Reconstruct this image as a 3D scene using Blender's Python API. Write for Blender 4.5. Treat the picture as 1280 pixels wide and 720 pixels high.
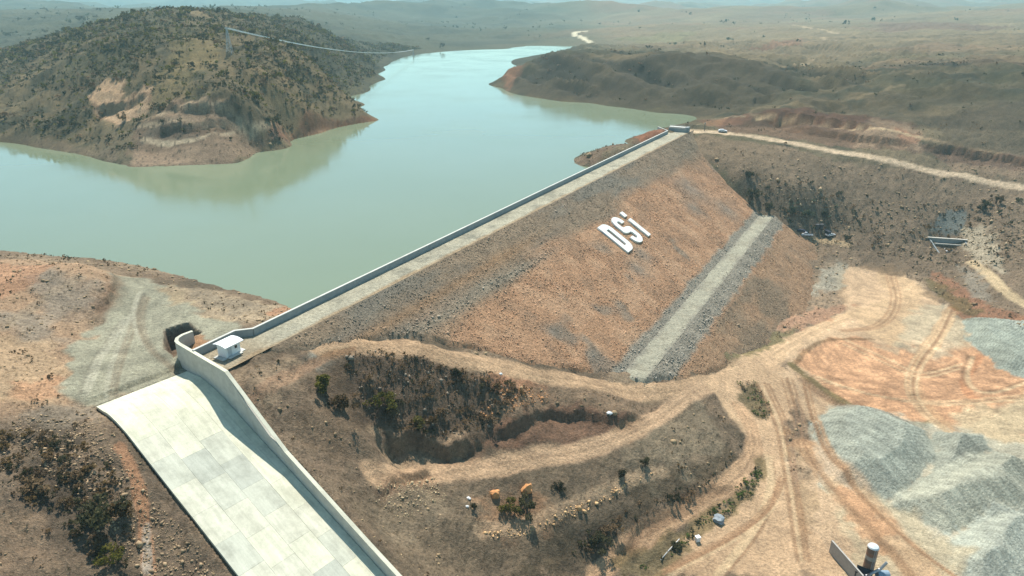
import bpy, math, random
import numpy as np
from mathutils import Vector, Matrix
R = math.radians
for o in list(bpy.data.objects): bpy.data.objects.remove(o, do_unlink=True)
scene = bpy.context.scene
col = scene.collection
# ---------------------------------------------------------------- camera
cam_d = bpy.data.cameras.new('camera'); cam = bpy.data.objects.new('camera', cam_d); col.objects.link(cam)
cam.location = (0, 0, 64.5); cam.rotation_euler = (R(90 - 22.31), 0, 0)
cam_d.sensor_width = 36; cam_d.lens = 24.47; cam_d.clip_start = 1; cam_d.clip_end = 30000
scene.camera = cam
# ---------------------------------------------------------------- sky, sun, exposure
SUN_EL, SUN_AZ = 58.0, -6.0           # degrees; azimuth from +Y towards +X
world = bpy.data.worlds.new('World'); scene.world = world; world.use_nodes = True
wn = world.node_tree.nodes; wl = world.node_tree.links
bg = wn['Background']; bg.inputs['Strength'].default_value = 0.125
sky = wn.new('ShaderNodeTexSky'); sky.sky_type = 'NISHITA'; sky.sun_disc = False
sky.sun_elevation = R(SUN_EL); sky.sun_rotation = R(SUN_AZ); sky.altitude = 900; sky.air_density = 1.0; sky.dust_density = 1.0; sky.ozone_density = 3.0
tint = wn.new('ShaderNodeMixRGB'); tint.blend_type = 'MULTIPLY'; tint.inputs[0].default_value = 1; tint.inputs[2].default_value = (.86, 1.065, .94, 1)
wl.new(sky.outputs[0], tint.inputs[1]); wl.new(tint.outputs[0], bg.inputs['Color'])
sun_d = bpy.data.lights.new('sun', 'SUN'); sun = bpy.data.objects.new('sun', sun_d); col.objects.link(sun)
sun_d.energy = 4.6; sun_d.angle = R(0.53); sun_d.color = (1.0, 0.96, 0.89)
sdir = Vector((math.sin(R(SUN_AZ)) * math.cos(R(SUN_EL)), math.cos(R(SUN_AZ)) * math.cos(R(SUN_EL)), math.sin(R(SUN_EL))))
sun.rotation_euler = sdir.to_track_quat('Z', 'Y').to_euler(); sun.location = (0, 0, 300)
scene.view_settings.view_transform = 'Standard'; scene.view_settings.look = 'None'
scene.view_settings.exposure = 0.55; scene.view_settings.gamma = 1.0; scene.view_settings.use_curve_mapping = False
scene.render.engine = 'CYCLES'
scene.cycles.max_bounces = 5; scene.cycles.diffuse_bounces = 2; scene.cycles.glossy_bounces = 2; scene.cycles.volume_bounces = 0; scene.cycles.transparent_max_bounces = 8
scene.cycles.use_denoising = True
rng = np.random.default_rng(7); random.seed(7)

# ---------------------------------------------------------------- survey: ground points in metres (x, y, z)
CTRL = [(-128.4,149.7,9.0), (-119.2,151.9,8.0), (-105.1,147.7,9.0), (-96.6,148.3,8.0), (-91.7,149.9,5.0), (-90.5,153.9,3.0), (-87.7,155.9,2.6), (-76.8,150.8,2.6), (-62.4,147.0,1.8), (-53.5,144.7,1.2), (-48.5,141.6,1.2), (-99.0,133.7,6.0), (-88.7,132.2,3.0), (-91.1,116.2,5.5), (-98.5,121.5,8.0), (-101.7,110.5,10.0), (-86.7,103.3,6.0), (-80.2,105.0,3.5), (-91.6,95.6,6.0), (-83.3,139.5,2.5), (-76.3,134.0,2.2), (-80.7,123.1,2.0), (-69.7,116.9,1.8), (-75.1,107.5,2.0), (-61.4,113.1,1.3), (-68.5,105.6,1.5), (-83.7,149.6,2.7), (-63.0,135.0,3.2), (-55.6,133.4,3.2), (-50.2,137.2,2.2), (-63.8,121.2,3.0), (-75.2,96.5,2.5), (-79.2,91.2,3.0), (-70.5,100.3,1.3), (-72.3,79.8,0.0), (-68.3,84.0,-0.5), (-64.6,88.0,-0.6), (-59.5,86.7,-2.6), (-52.0,82.2,-6.3), (-45.7,77.2,-9.2), (-51.0,74.3,-8.5), (-59.5,75.3,-4.5), (-68.0,71.8,-4.0), (-78.8,76.5,0.0), (-73.3,68.0,-3.0), (-119.7,200.8,-6.0), (-90.3,188.9,-6.0), (-66.5,172.9,-6.0), (-168.9,218.4,-8.0), (-54.2,201.0,-10.0), (-73.3,206.4,-12.0), (-43.1,109.5,2.5), (-48.1,112.4,4.2), (-43.6,116.4,3.4), (-39.3,122.1,2.0), (-38.2,106.3,-0.5), (-33.3,101.1,-7.0), (-27.5,98.2,-11.5), (-21.5,92.7,-17.0), (-13.4,90.7,-22.0), (-11.6,100.4,-22.0), (-17.5,103.7,-17.5), (-36.2,122.0,1.5), (-32.2,125.1,0.3), (-20.3,131.2,-4.0), (-7.0,135.1,-9.0), (11.3,143.2,-17.0), (31.7,149.3,-25.0), (42.6,153.4,-27.0), (-30.1,121.0,-4.0), (-19.4,121.8,-10.0), (-6.8,129.1,-12.5), (0.0,130.0,-15.0), (-13.0,119.9,-16.0), (-27.9,108.2,-8.5), (-32.4,109.7,-6.0), (-23.2,111.7,-17.2), (-6.3,114.3,-20.5), (-12.3,109.9,-20.0), (16.5,138.2,-20.0), (8.9,133.0,-21.0), (25.9,137.7,-24.0), (10.3,124.6,-24.0), (-3.4,123.8,-19.0), (-24.5,102.7,-15.0), (-12.4,111.2,-20.0), (6.7,121.1,-23.5), (21.1,128.2,-25.5), (36.8,144.2,-27.5), (47.0,154.3,-28.0), (0.0,110.7,-25.0), (9.4,109.7,-28.0), (28.1,127.1,-28.5), (46.3,142.7,-29.5), (37.6,129.1,-31.0), (19.6,114.4,-32.0), (49.0,133.7,-33.3), (0.0,100.5,-29.5), (-5.7,95.1,-29.0), (7.6,102.5,-33.3), (16.2,103.6,-37.3), (26.2,112.6,-37.0), (39.6,120.6,-36.6), (53.0,130.7,-36.0), (58.6,141.5,-35.5), (59.0,156.4,-33.6), (34.0,109.9,-38.3), (51.4,124.7,-37.4), (56.6,165.6,-31.0), (62.8,143.0,-36.6), (59.9,126.3,-37.6), (53.6,108.1,-38.6), (37.6,105.1,-38.8), (76.9,185.5,-34.2), (113.3,218.0,-37.5), (144.1,240.3,-38.0), (79.5,165.9,-37.0), (97.1,180.7,-37.8), (116.6,196.4,-38.0), (142.6,220.8,-38.2), (137.4,197.1,-38.4), (140.2,177.4,-38.6), (120.9,160.7,-38.8), (99.0,160.1,-38.4), (82.4,151.8,-37.9), (72.5,132.7,-38.2), (72.5,119.9,-38.8), (74.0,108.7,-39.2), (101.5,128.0,-39.0), (124.3,146.1,-38.8), (112.6,120.4,-39.2), (101.0,105.8,-39.5), (143.6,168.7,-38.7), (138.7,133.8,-39.0), (183.4,191.0,-38.0), (54.1,173.4,-29.8), (125.7,253.4,-37.8), (138.6,268.7,-37.2), (154.7,267.6,-37.5), (155.8,257.2,-37.6), (154.7,218.0,-37.5), (167.2,203.8,-37.5), (101.9,224.5,-37.4), (92.7,357.8,4.3), (116.8,353.6,3.0), (142.0,344.0,-0.8), (176.7,332.5,-5.5), (211.2,323.8,-10.5), (236.6,315.2,-14.5), (274.4,304.8,-20.0), (128.9,304.5,-14.0), (168.1,309.4,-19.0), (150.0,298.2,-27.0), (179.8,293.9,-27.5), (130.6,292.5,-31.5), (137.7,292.5,-31.5), (142.6,287.4,-32.0), (122.3,278.8,-34.5), (157.7,282.2,-33.5), (168.6,269.8,-35.5), (212.0,291.4,-22.0), (219.1,280.3,-25.0), (202.0,257.7,-31.0), (230.9,255.9,-27.0), (190.6,292.2,-32.5), (189.7,278.0,-34.2), (184.6,261.1,-35.0), (183.3,244.1,-35.0), (181.1,225.1,-35.5), (174.7,257.5,-36.0), (200.8,281.6,-29.0), (105.7,313.5,-7.0), (120.3,325.3,-4.0), (26.6,302.8,-0.3), (31.5,291.6,-0.3), (41.4,300.0,5.5), (56.0,315.8,6.0), (72.7,345.5,5.2), (49.5,296.2,3.5), (39.0,323.1,0.2), (62.1,362.7,0.2), (81.2,384.1,0.3), (24.1,349.3,-5.0), (53.2,388.8,-4.0), (110.3,420.6,0.3), (115.7,423.5,0.8), (118.9,396.8,3.5), (125.2,381.5,5.0), (101.0,435.8,-2.5), (97.8,392.3,2.0), (-187.9,294.5,-15.0), (-113.7,281.8,-15.0), (-64.9,401.3,-20.0), (-55.0,239.5,-15.0), (-68.2,770.3,-12.0), (5.5,482.1,-15.0), (62.2,458.6,-6.0), (-14.8,313.1,-20.0), (-41.2,939.2,-5.0), (-93.9,952.7,-5.0), (30.4,1115.9,-3.0), (76.0,1163.8,-3.5), (109.4,1115.9,-3.0), (123.0,1063.8,-1.5), (-100.1,463.9,-12.0), (-250.3,335.5,-14.0), (-269.6,311.2,-12.0), (-317.3,366.1,0.0), (-255.0,348.2,0.0), (-231.1,335.8,0.0), (-207.7,322.3,0.0), (-181.3,304.7,0.0), (-162.5,291.8,0.0), (-147.9,293.4,0.0), (-120.8,298.1,0.0), (-119.3,324.1,0.0), (-114.2,356.9,0.0), (-97.7,391.1,0.0), (-77.3,416.5,0.0), (-99.2,477.9,0.0), (-123.0,524.5,0.0), (-119.5,597.9,0.0), (-112.8,649.4,0.0), (-133.2,710.2,0.0), (-139.4,783.0,0.0), (-139.4,910.2,0.0), (-119.8,998.0,0.0), (-80.7,1057.2,0.0), (0.0,1103.9,0.0), (18.8,1154.9,0.0), (77.5,1187.7,0.0), (114.1,1165.6,0.0), (134.7,1084.8,0.0), (129.5,1014.2,0.0), (-107.6,466.1,-2.0), (-114.0,522.3,-2.0), (-99.7,640.8,-6.0), (-120.9,783.5,-5.0), (-7.8,586.3,0.0), (-4.3,649.4,0.0), (-6.3,710.2,0.0), (6.0,538.7,0.0), (33.7,502.3,0.0), (64.4,477.9,0.0), (90.9,448.6,0.0), (0.0,825.0,0.0), (20.5,937.7,0.0), (-205.1,332.0,3.0), (-155.9,308.0,3.2), (-162.2,326.0,14.4), (-225.4,356.0,9.8), (-266.2,368.0,7.9), (-297.2,415.0,11.7), (-334.3,470.0,12.8), (-333.2,400.0,7.4), (-390.2,470.0,1.6), (-173.8,357.0,29.0), (-191.6,400.0,41.5), (-264.9,450.0,36.8), (-310.8,545.0,43.8), (-313.8,490.0,27.2), (-329.1,480.0,17.9), (-219.9,400.0,31.5), (-226.8,385.0,22.1), (-195.8,358.0,21.3), (-151.9,395.0,38.2), (-192.8,470.0,47.1), (-139.0,425.0,38.4), (-260.1,640.0,55.6), (-300.7,640.0,58.2), (-301.8,600.0,55.0), (-199.8,600.0,49.6), (-126.5,332.0,20.8), (-134.7,358.0,28.9), (-117.0,345.0,11.5), (-124.0,372.0,23.6), (-125.1,312.0,6.0), (-117.4,444.0,25.1), (-127.0,455.0,31.8), (-103.1,440.0,11.3), (-91.5,428.0,4.4), (-108.9,405.0,11.2), (-162.9,600.0,33.1), (-142.1,645.0,8.6), (-169.1,740.0,22.0), (-228.7,820.0,46.6), (-167.2,850.0,6.9), (-194.3,720.0,37.9), (-202.7,1100.0,12.7), (-561.0,800.0,5.3), (-565.8,900.0,22.1), (-693.7,1000.0,17.4), (-890.8,1300.0,42.6), (-807.3,1300.0,42.6), (-1158.6,1700.0,58.6), (-831.4,1500.0,55.6), (-1104.1,1300.0,29.6), (-435.4,1200.0,53.8), (-889.5,2200.0,61.3), (-1021.5,2000.0,61.5), (-384.5,1500.0,48.2), (-301.3,1400.0,24.1), (-175.2,1350.0,7.8), (-56.4,1300.0,0.6), (-75.4,1750.0,10.5), (-102.8,2400.0,24.1), (-300.4,2000.0,20.8), (-444.0,2600.0,41.4), (-383.4,3600.0,50.3), (0.0,3600.0,46.8), (87.6,1350.0,7.8), (156.2,1200.0,5.5), (154.8,1800.0,16.2), (308.1,2400.0,28.9), (217.5,3400.0,41.0), (290.3,1500.0,24.2), (499.9,2600.0,36.2), (513.5,2000.0,34.8), (-1244.2,4500.0,64.5), (-1212.7,6000.0,58.6), (-639.3,5000.0,39.9), (-554.3,6500.0,26.0), (-117.2,5500.0,42.8), (297.5,7000.0,78.3), (1105.0,6500.0,77.3), (1532.5,6000.0,52.7), (1874.6,5500.0,42.8), (478.9,4500.0,55.6), (-1809.2,5000.0,54.7), (-2873.4,5000.0,54.7), (-3937.7,5000.0,54.7), (2338.5,5000.0,69.4), (3504.9,5000.0,79.2), (4298.0,5000.0,89.0), (-2294.1,9000.0,91.0), (573.1,9000.0,108.7), (3441.2,9000.0,91.0), (6303.7,9000.0,108.7), (-6117.7,9000.0,91.0), (5.4,615.0,12.5), (21.7,620.0,19.9), (33.4,612.0,24.3), (44.3,625.0,26.7), (59.0,600.0,24.5), (86.1,562.0,24.1), (114.5,552.0,28.3), (136.8,545.0,29.3), (164.1,535.0,24.9), (184.8,525.0,20.7), (37.1,560.0,11.9), (35.2,528.0,5.3), (70.0,527.0,12.2), (68.5,512.0,3.8), (104.9,498.0,12.4), (99.9,470.0,5.2), (141.6,492.0,15.6), (132.6,456.0,6.9), (167.5,470.0,10.3), (110.4,446.0,1.9), (138.4,425.0,6.2), (185.0,462.0,12.7), (78.4,900.0,12.8), (130.6,1000.0,7.1), (205.8,860.0,16.9), (270.6,800.0,13.6), (125.7,720.0,18.7), (193.2,680.0,18.4), (109.7,372.0,4.0), (133.7,368.0,3.8), (138.8,385.0,8.7), (148.3,362.0,2.8), (165.3,352.0,-1.5), (162.1,400.0,7.4), (182.1,345.0,-2.2), (189.1,362.0,4.8), (185.3,392.0,8.6), (207.3,402.0,11.6), (217.8,336.0,-8.2), (222.4,346.0,-2.4), (235.5,372.0,7.3), (242.6,326.0,-9.9), (251.8,342.0,-3.6), (264.8,366.0,8.2), (254.0,450.0,19.8), (209.2,460.0,16.4), (297.0,440.0,20.8), (295.5,480.0,25.0), (330.7,470.0,25.8), (236.1,510.0,19.3), (309.3,360.0,9.2), (385.3,460.0,23.7), (268.7,680.0,11.3), (302.7,600.0,18.8), (390.2,1000.0,17.4), (391.7,640.0,21.1), (516.0,850.0,24.4), (521.4,750.0,25.3), (571.1,1150.0,22.0), (899.4,1500.0,39.2), (1365.0,2000.0,50.7), (656.6,1700.0,27.4), (1128.2,2300.0,48.6), (1769.5,2600.0,64.5), (364.9,1300.0,16.5), (888.0,2600.0,41.4), (1062.2,1300.0,29.6), (40.0,200.0,-36.0), (60.0,260.0,-36.0), (33.5,152.0,-23.2), (30.0,160.0,-24.5), (10.0,180.0,-32.0), (90.0,290.0,-34.0), (0.0,200.0,-30.0), (60.0,220.0,-38.0), (75.0,240.0,-38.5), (-10.0,165.0,-22.0), (70.0,300.0,-25.0), (-30.0,150.0,-8.0), (60.0,330.0,-5.0), (-20.0,180.0,-15.0), (30.0,250.0,-25.0), (-60.0,180.0,-12.0), (60.0,370.0,-6.0), (-150.0,60.0,5.0), (-90.0,50.0,0.0), (0.0,50.0,-32.0), (60.0,50.0,-38.5), (130.0,60.0,-39.5), (-30.0,50.0,-20.0), (130.0,110.0,-39.5), (200.0,140.0,-39.3), (-33.9,125.9,0.9), (-18.5,137.7,-3.7), (0.0,142.9,-11.9), (11.5,147.6,-16.5), (26.3,155.2,-22.0), (89.4,346.7,2.2), (96.1,317.3,-10.0), (103.1,307.0,-16.8), (108.5,299.1,-22.0), (113.8,271.8,-29.5), (119.4,262.6,-35.2), (89.3,214.2,-33.9), (62.3,182.9,-29.1), (47.4,165.5,-26.5), (37.8,155.7,-24.4), (-71.9,101.6,0.9), (-67.3,97.7,0.8), (-55.7,111.8,4.9), (-62.6,93.9,-0.2), (-51.1,108.0,4.9), (-58.0,90.1,-2.2), (-46.4,104.2,3.1), (-53.4,86.3,-4.4), (-41.8,100.4,-0.6), (-48.7,82.5,-6.4), (-37.2,96.5,-3.5), (-44.1,78.7,-8.5), (-32.5,92.7,-5.8), (-39.5,74.9,-10.7), (-27.9,88.9,-8.4), (-34.9,71.0,-12.8), (-23.3,85.1,-10.7), (-30.2,67.2,-15.0), (-18.6,81.3,-12.9), (-25.6,63.4,-17.1), (-14.0,77.5,-15.1)]

PAINT = [
    ('poly', [(-133.8, 156.4), (-96.3, 158.1), (-90.5, 152.3), (-87.3, 132.5), (-78.3, 106.2), (-67.8, 98.9), (-86.3, 91.2)], (176, 138, 102), 4, 0.85, None, 0),
    ('poly', [(-105.3, 141.9), (-93.6, 145.6), (-88.5, 138.4), (-89.1, 122.2), (-91.8, 115.2), (-99.0, 124.4)], (138, 126, 110), 4, 0.75, None, 0),
    ('poly', [(-133.8, 156.4), (-104.1, 148.9), (-103.5, 138.8), (-108.6, 123.4)], (178, 124, 84), 2, 0.65, None, 0),
    ('poly', [(-95.0, 116.1), (-89.1, 119.9), (-78.6, 109.1), (-77.6, 100.6), (-85.2, 97.1)], (186, 152, 112), 3, 0.7, None, 0),
    ('poly', [(-83.9, 102.9), (-80.2, 108.3), (-76.7, 103.7), (-81.3, 98.6)], (200, 142, 96), 1.5, 0.7, None, 0),
    ('line', [(-96.8, 118.8), (-99.7, 135.1), (-96.2, 144.1)], (158, 136, 110), 1.2, 0.6, None, 0),
    ('line', [(-90.2, 153.4), (-84.8, 144.5), (-81.5, 135.7)], (158, 154, 134), 5, 0.95, 'gravel_yard', 1),
    ('poly', [(-92.5, 152.8), (-84.8, 155.7), (-73.3, 144.9), (-63.9, 133.8), (-55.0, 127.4), (-54.1, 120.6), (-58.9, 115.2), (-58.1, 110.7), (-71.1, 102.1), (-75.5, 102.1), (-79.7, 108.6), (-84.7, 121.0), (-85.1, 133.0), (-83.5, 141.8)], (158, 154, 134), 1.6, 0.97, 'gravel_yard', 1),
    ('poly', [(-84.0, 156.0), (-53.6, 144.8), (-47.9, 138.1), (-51.0, 129.7), (-61.9, 132.3), (-76.4, 143.6)], (172, 148, 116), 2, 0.8, None, 0),
    ('poly', [(-75.4, 151.6), (-55.3, 142.0), (-58.0, 135.2), (-68.0, 138.7)], (130, 116, 96), 2, 0.55, None, 0),
    ('line', [(-51.7, 136.6), (-49.5, 144.8)], (178, 124, 84), 1.6, 0.8, None, 0),
    ('poly', [(-64.8, 122.6), (-62.0, 124.5), (-56.1, 118.0), (-58.7, 115.1)], (168, 124, 88), 0.5, 0.9, None, 0),
    ('poly', [(-81.2, 94.4), (-71.3, 100.5), (-62.0, 92.2), (-47.1, 81.4), (-38.1, 74.5), (-71.0, 67.4), (-85.3, 89.7)], (116, 96, 76), 3, 0.8, None, 0),
    ('poly', [(-79.7, 91.9), (-70.1, 93.9), (-58.5, 87.0), (-53.0, 76.7), (-55.3, 72.6), (-64.9, 77.8), (-73.9, 82.4)], (72, 62, 50), 4, 0.75, None, 0),
    ('poly', [(-75.0, 77.1), (-66.8, 77.4), (-58.6, 73.3), (-55.8, 69.6), (-68.8, 66.8)], (146, 118, 90), 4, 0.8, None, 0),
    ('line', [(-62.0, 92.2), (-57.3, 87.4), (-54.0, 81.6), (-50.4, 74.4)], (188, 130, 84), 0.9, 0.8, None, 0),
    ('line', [(-53.6, 81.1), (-50.6, 74.4)], (170, 160, 146), 0.6, 0.8, None, 0),
    ('poly', [(-80.0, 96.4), (-74.3, 101.3), (-69.0, 96.4), (-73.1, 92.9)], (138, 124, 106), 2, 0.6, None, 0),
    ('poly', [(-49.2, 107.4), (-39.4, 122.7), (-34.8, 122.4), (-25.5, 109.3), (-28.9, 98.9), (-31.0, 92.2)], (122, 100, 78), 2, 0.8, None, 0),
    ('poly', [(-48.2, 108.6), (-35.5, 125.9), (-32.3, 125.4), (-42.7, 103.6)], (166, 138, 106), 2.5, 0.6, None, 0),
    ('poly', [(-40.4, 123.5), (-34.9, 126.6), (-32.0, 123.9), (-36.7, 117.0), (-39.0, 117.9)], (158, 156, 144), 1.5, 0.75, None, 0),
    ('poly', [(-34.2, 123.2), (-28.0, 127.5), (-13.7, 131.8), (0.0, 134.6), (3.5, 132.8), (-5.0, 122.0), (-12.7, 115.4), (-24.9, 114.2), (-32.4, 109.4), (-36.1, 117.8)], (98, 78, 60), 2.5, 0.8, None, 0),
    ('poly', [(-38.7, 113.5), (-34.5, 120.7), (-27.6, 105.8), (-34.2, 99.7)], (110, 88, 64), 2, 0.5, None, 0),
    ('poly', [(-26.0, 112.3), (-5.0, 120.8), (-12.5, 113.2), (-23.4, 104.7), (-26.7, 94.1), (-24.4, 102.5)], (176, 144, 108), 1.5, 0.7, None, 0),
    ('poly', [(-8.6, 131.5), (7.4, 139.8), (9.1, 136.3), (0.0, 129.4)], (180, 116, 70), 1.5, 0.6, None, 0),
    ('poly', [(0.0, 134.2), (31.6, 148.9), (41.9, 150.1), (29.4, 135.8), (10.5, 129.1), (-3.3, 120.0)], (140, 112, 84), 2.5, 0.75, None, 0),
    ('poly', [(9.0, 133.7), (29.7, 137.7), (21.2, 129.6), (-3.3, 119.6), (-6.6, 120.4)], (112, 76, 54), 1.5, 0.7, None, 0),
    ('poly', [(-28.5, 96.8), (-12.3, 110.4), (0.0, 117.4), (21.0, 127.7), (46.5, 151.8), (53.9, 144.3), (50.9, 133.4), (40.5, 125.1), (23.1, 114.5), (9.1, 102.9), (-2.8, 93.5), (-14.2, 78.9)], (116, 97, 74), 2, 0.8, None, 0),
    ('poly', [(-24.1, 100.6), (-12.3, 109.4), (-10.3, 103.0), (-15.9, 90.1), (-22.7, 93.0)], (138, 118, 92), 3, 0.6, None, 0),
    ('poly', [(22.9, 128.2), (46.1, 150.2), (52.2, 142.1), (49.0, 133.7), (37.3, 127.3), (25.9, 124.1)], (132, 115, 90), 3, 0.7, None, 0),
    ('poly', [(9.3, 107.5), (25.4, 119.4), (43.2, 129.1), (52.2, 138.4), (51.2, 132.5), (42.4, 125.2), (22.8, 112.3), (12.2, 101.9), (-5.5, 91.7)], (80, 67, 48), 2, 0.75, None, 0),
    ('poly', [(-7.6, 107.8), (1.6, 113.5), (12.8, 111.5), (7.7, 106.5), (-4.5, 103.0)], (176, 126, 82), 2, 0.6, None, 0),
    ('line', [(-5.9, 102.1), (6.2, 107.9), (14.7, 114.7), (25.7, 122.5), (33.4, 126.3)], (190, 156, 118), 1.3, 0.6, None, 0),
    ('line', [(-37.9, 122.6), (-32.5, 126.4), (-23.7, 131.4), (-13.8, 133.7), (-3.6, 137.0), (11.2, 142.6), (29.4, 147.9), (42.6, 153.3), (52.3, 162.2)], (198, 162, 127), 2.7, 0.95, 'dirt_road', 1),
    ('line', [(-24.5, 102.8), (-18.2, 108.9), (-9.4, 113.3), (6.7, 121.5), (19.3, 128.0), (29.4, 135.8), (39.2, 146.5), (51.9, 160.5)], (200, 164, 130), 2.3, 0.95, 'dirt_road', 1),
    ('line', [(152.5, 247.7), (130.9, 231.3), (109.3, 215.3), (84.3, 192.5), (66.4, 175.8), (58.0, 166.6), (56.2, 157.8), (59.2, 151.5), (62.7, 142.9), (61.2, 131.5), (57.5, 119.3), (53.0, 104.2)], (214, 178, 140), 3.6, 1, 'dirt_road', 1),
    ('poly', [(49.0, 162.6), (78.0, 188.8), (82.4, 173.7), (67.1, 143.8), (64.6, 121.9), (65.7, 104.5), (26.3, 103.2), (36.5, 114.3), (53.2, 128.0), (60.6, 136.7), (58.6, 149.7), (54.1, 156.3)], (212, 175, 138), 1.5, 0.9, 'dirt_road', 1),
    ('line', [(16.1, 102.3), (24.3, 110.9), (35.6, 118.2), (47.2, 126.3), (56.3, 135.4), (60.7, 146.3), (59.7, 156.6)], (204, 164, 127), 2.1, 0.95, 'dirt_road', 1),
    ('poly', [(62.2, 167.6), (68.5, 170.9), (69.5, 159.8), (67.8, 153.0), (63.5, 154.9), (60.7, 160.1)], (100, 88, 62), 1.2, 0.9, None, 0),
    ('poly', [(18.8, 106.1), (31.5, 114.2), (46.3, 122.8), (54.8, 130.5), (59.9, 139.2), (59.3, 133.8), (54.8, 127.2), (44.4, 118.6), (34.0, 109.9), (29.5, 103.3), (21.6, 102.7)], (116, 100, 66), 1.2, 0.8, None, 0),
    ('line', [(70.5, 150.4), (66.7, 132.2), (62.7, 117.2)], (158, 122, 88), 1.6, 0.7, None, 0),
    ('poly', [(133.5, 268.5), (156.3, 271.1), (160.7, 254.6), (156.2, 220.5), (163.2, 218.4), (168.0, 201.2), (100.7, 100.8), (62.4, 100.6), (62.7, 117.2), (71.3, 144.4), (80.0, 158.7), (79.9, 176.8), (83.6, 190.5), (117.0, 219.9)], (211, 177, 142), 2.5, 0.88, 'valley_floor', 1),
    ('poly', [(113.9, 256.4), (137.3, 273.5), (123.8, 235.0), (90.2, 201.5), (52.9, 169.0), (41.7, 159.1), (62.2, 186.1), (84.7, 208.6)], (150, 124, 96), 2, 0.7, None, 0),
    ('poly', [(134.8, 280.1), (140.0, 273.7), (129.1, 250.3), (111.3, 241.0)], (164, 158, 140), 1.5, 0.7, None, 0),
    ('poly', [(60.4, 180.0), (81.7, 199.7), (96.7, 211.5), (90.6, 202.6), (67.7, 180.3), (52.9, 169.0)], (110, 104, 58), 1.2, 0.65, None, 0),
    ('poly', [(84.7, 208.6), (110.1, 230.5), (126.8, 235.1), (111.7, 220.7), (87.3, 200.8)], (186, 132, 96), 2, 0.6, None, 0),
    ('poly', [(150.8, 266.3), (162.3, 251.8), (130.5, 208.3), (122.1, 202.1), (118.7, 223.6), (139.1, 236.2)], (208, 174, 134), 3, 0.6, None, 0),
    ('poly', [(97.9, 200.9), (115.2, 207.0), (122.0, 196.8), (139.8, 208.2), (149.9, 196.8), (155.0, 182.0), (145.9, 168.8), (129.6, 160.7), (110.1, 156.8), (104.8, 154.8), (94.6, 159.9), (86.6, 178.6), (86.0, 186.7)], (204, 152, 112), 2, 0.85, 'spoil_area', 1),
    ('poly', [(138.8, 224.2), (159.8, 236.5), (152.5, 207.5), (132.0, 192.0), (124.6, 196.9)], (188, 176, 150), 3, 0.65, None, 0),
    ('line', [(83.3, 182.6), (92.9, 195.0), (102.7, 203.1), (118.3, 205.1)], (122, 96, 66), 0.8, 0.7, None, 0),
    ('line', [(83.6, 183.6), (86.3, 176.6), (91.0, 166.7), (96.4, 159.2), (105.2, 155.6), (111.2, 156.8)], (104, 92, 56), 1.5, 0.85, None, 0),
    ('line', [(158.6, 229.3), (139.5, 205.3), (121.8, 186.8), (114.5, 173.0), (113.3, 160.6), (115.4, 151.4)], (200, 158, 118), 2.2, 0.7, None, 1),
    ('line', [(147.1, 194.3), (134.9, 182.1), (128.0, 168.8), (139.2, 168.7)], (190, 128, 86), 1.4, 0.6, None, 0),
    ('poly', [(120.9, 160.7), (148.9, 173.0), (121.8, 133.8), (115.3, 146.2)], (206, 184, 148), 2, 0.75, None, 1),
    ('poly', [(77.4, 154.8), (92.8, 165.7), (121.6, 151.4), (132.4, 146.3), (101.4, 101.8), (86.0, 101.8), (81.3, 120.2), (71.9, 131.3)], (186, 182, 164), 2, 0.8, None, 1),
    ('poly', [(77.8, 154.8), (90.0, 165.4), (99.7, 161.7), (108.1, 153.1), (104.5, 142.2), (86.5, 125.3), (74.5, 132.9)], (170, 174, 162), 1.0, 0.97, 'gravel_pile', 0),
    ('poly', [(108.5, 153.8), (121.4, 151.7), (119.9, 145.5), (103.4, 134.3), (92.1, 130.8), (104.5, 142.2)], (158, 160, 148), 1.0, 0.97, 'gravel_pile.001', 0),
    ('poly', [(82.9, 125.2), (99.6, 136.0), (119.5, 144.8), (127.0, 138.5), (115.2, 121.6), (105.7, 120.4), (92.7, 116.0)], (176, 176, 160), 1.0, 0.97, 'gravel_pile.002', 0),
    ('poly', [(92.4, 116.0), (105.5, 122.9), (116.1, 122.9), (101.4, 101.8), (89.9, 101.8), (87.4, 106.8)], (184, 188, 176), 1.0, 0.97, 'gravel_pile.003', 0),
    ('poly', [(157.3, 222.4), (162.6, 219.8), (178.9, 213.5), (154.3, 177.5), (148.6, 186.8), (149.7, 204.9)], (152, 160, 150), 1.2, 0.96, 'gravel_pile.004', 0),
    ('poly', [(74.5, 132.9), (84.5, 126.6), (91.5, 111.0), (86.0, 101.8), (64.4, 101.5), (69.7, 117.4)], (196, 178, 146), 2, 0.7, None, 1),
    ('line', [(73.4, 144.6), (75.7, 135.8), (78.4, 125.1), (80.0, 110.9), (79.8, 101.7)], (208, 160, 118), 4, 0.5, None, 1),
    ('poly', [(75.2, 130.2), (79.6, 127.7), (81.8, 117.8), (75.0, 110.8), (72.5, 119.9)], (198, 146, 106), 1.5, 0.7, None, 0),
    ('poly', [(68.1, 144.0), (72.4, 144.5), (65.5, 122.0), (61.0, 117.1), (62.7, 126.6)], (166, 138, 106), 1.5, 0.7, None, 0),
    ('line', [(160.1, 231.0), (141.3, 206.7), (123.5, 188.1), (113.4, 171.9), (111.7, 158.9), (114.7, 149.5)], (150, 116, 86), 0.47, 0.77, None, 0),
    ('line', [(160.9, 229.6), (142.2, 205.7), (124.4, 187.3), (114.3, 171.2), (112.6, 158.3), (115.4, 148.9)], (220, 188, 148), 0.43, 0.81, None, 0),
    ('line', [(159.0, 233.1), (140.1, 208.4), (122.1, 189.4), (112.2, 173.0), (110.5, 159.9), (113.6, 150.4)], (220, 188, 148), 0.38, 0.61, None, 0),
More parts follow.
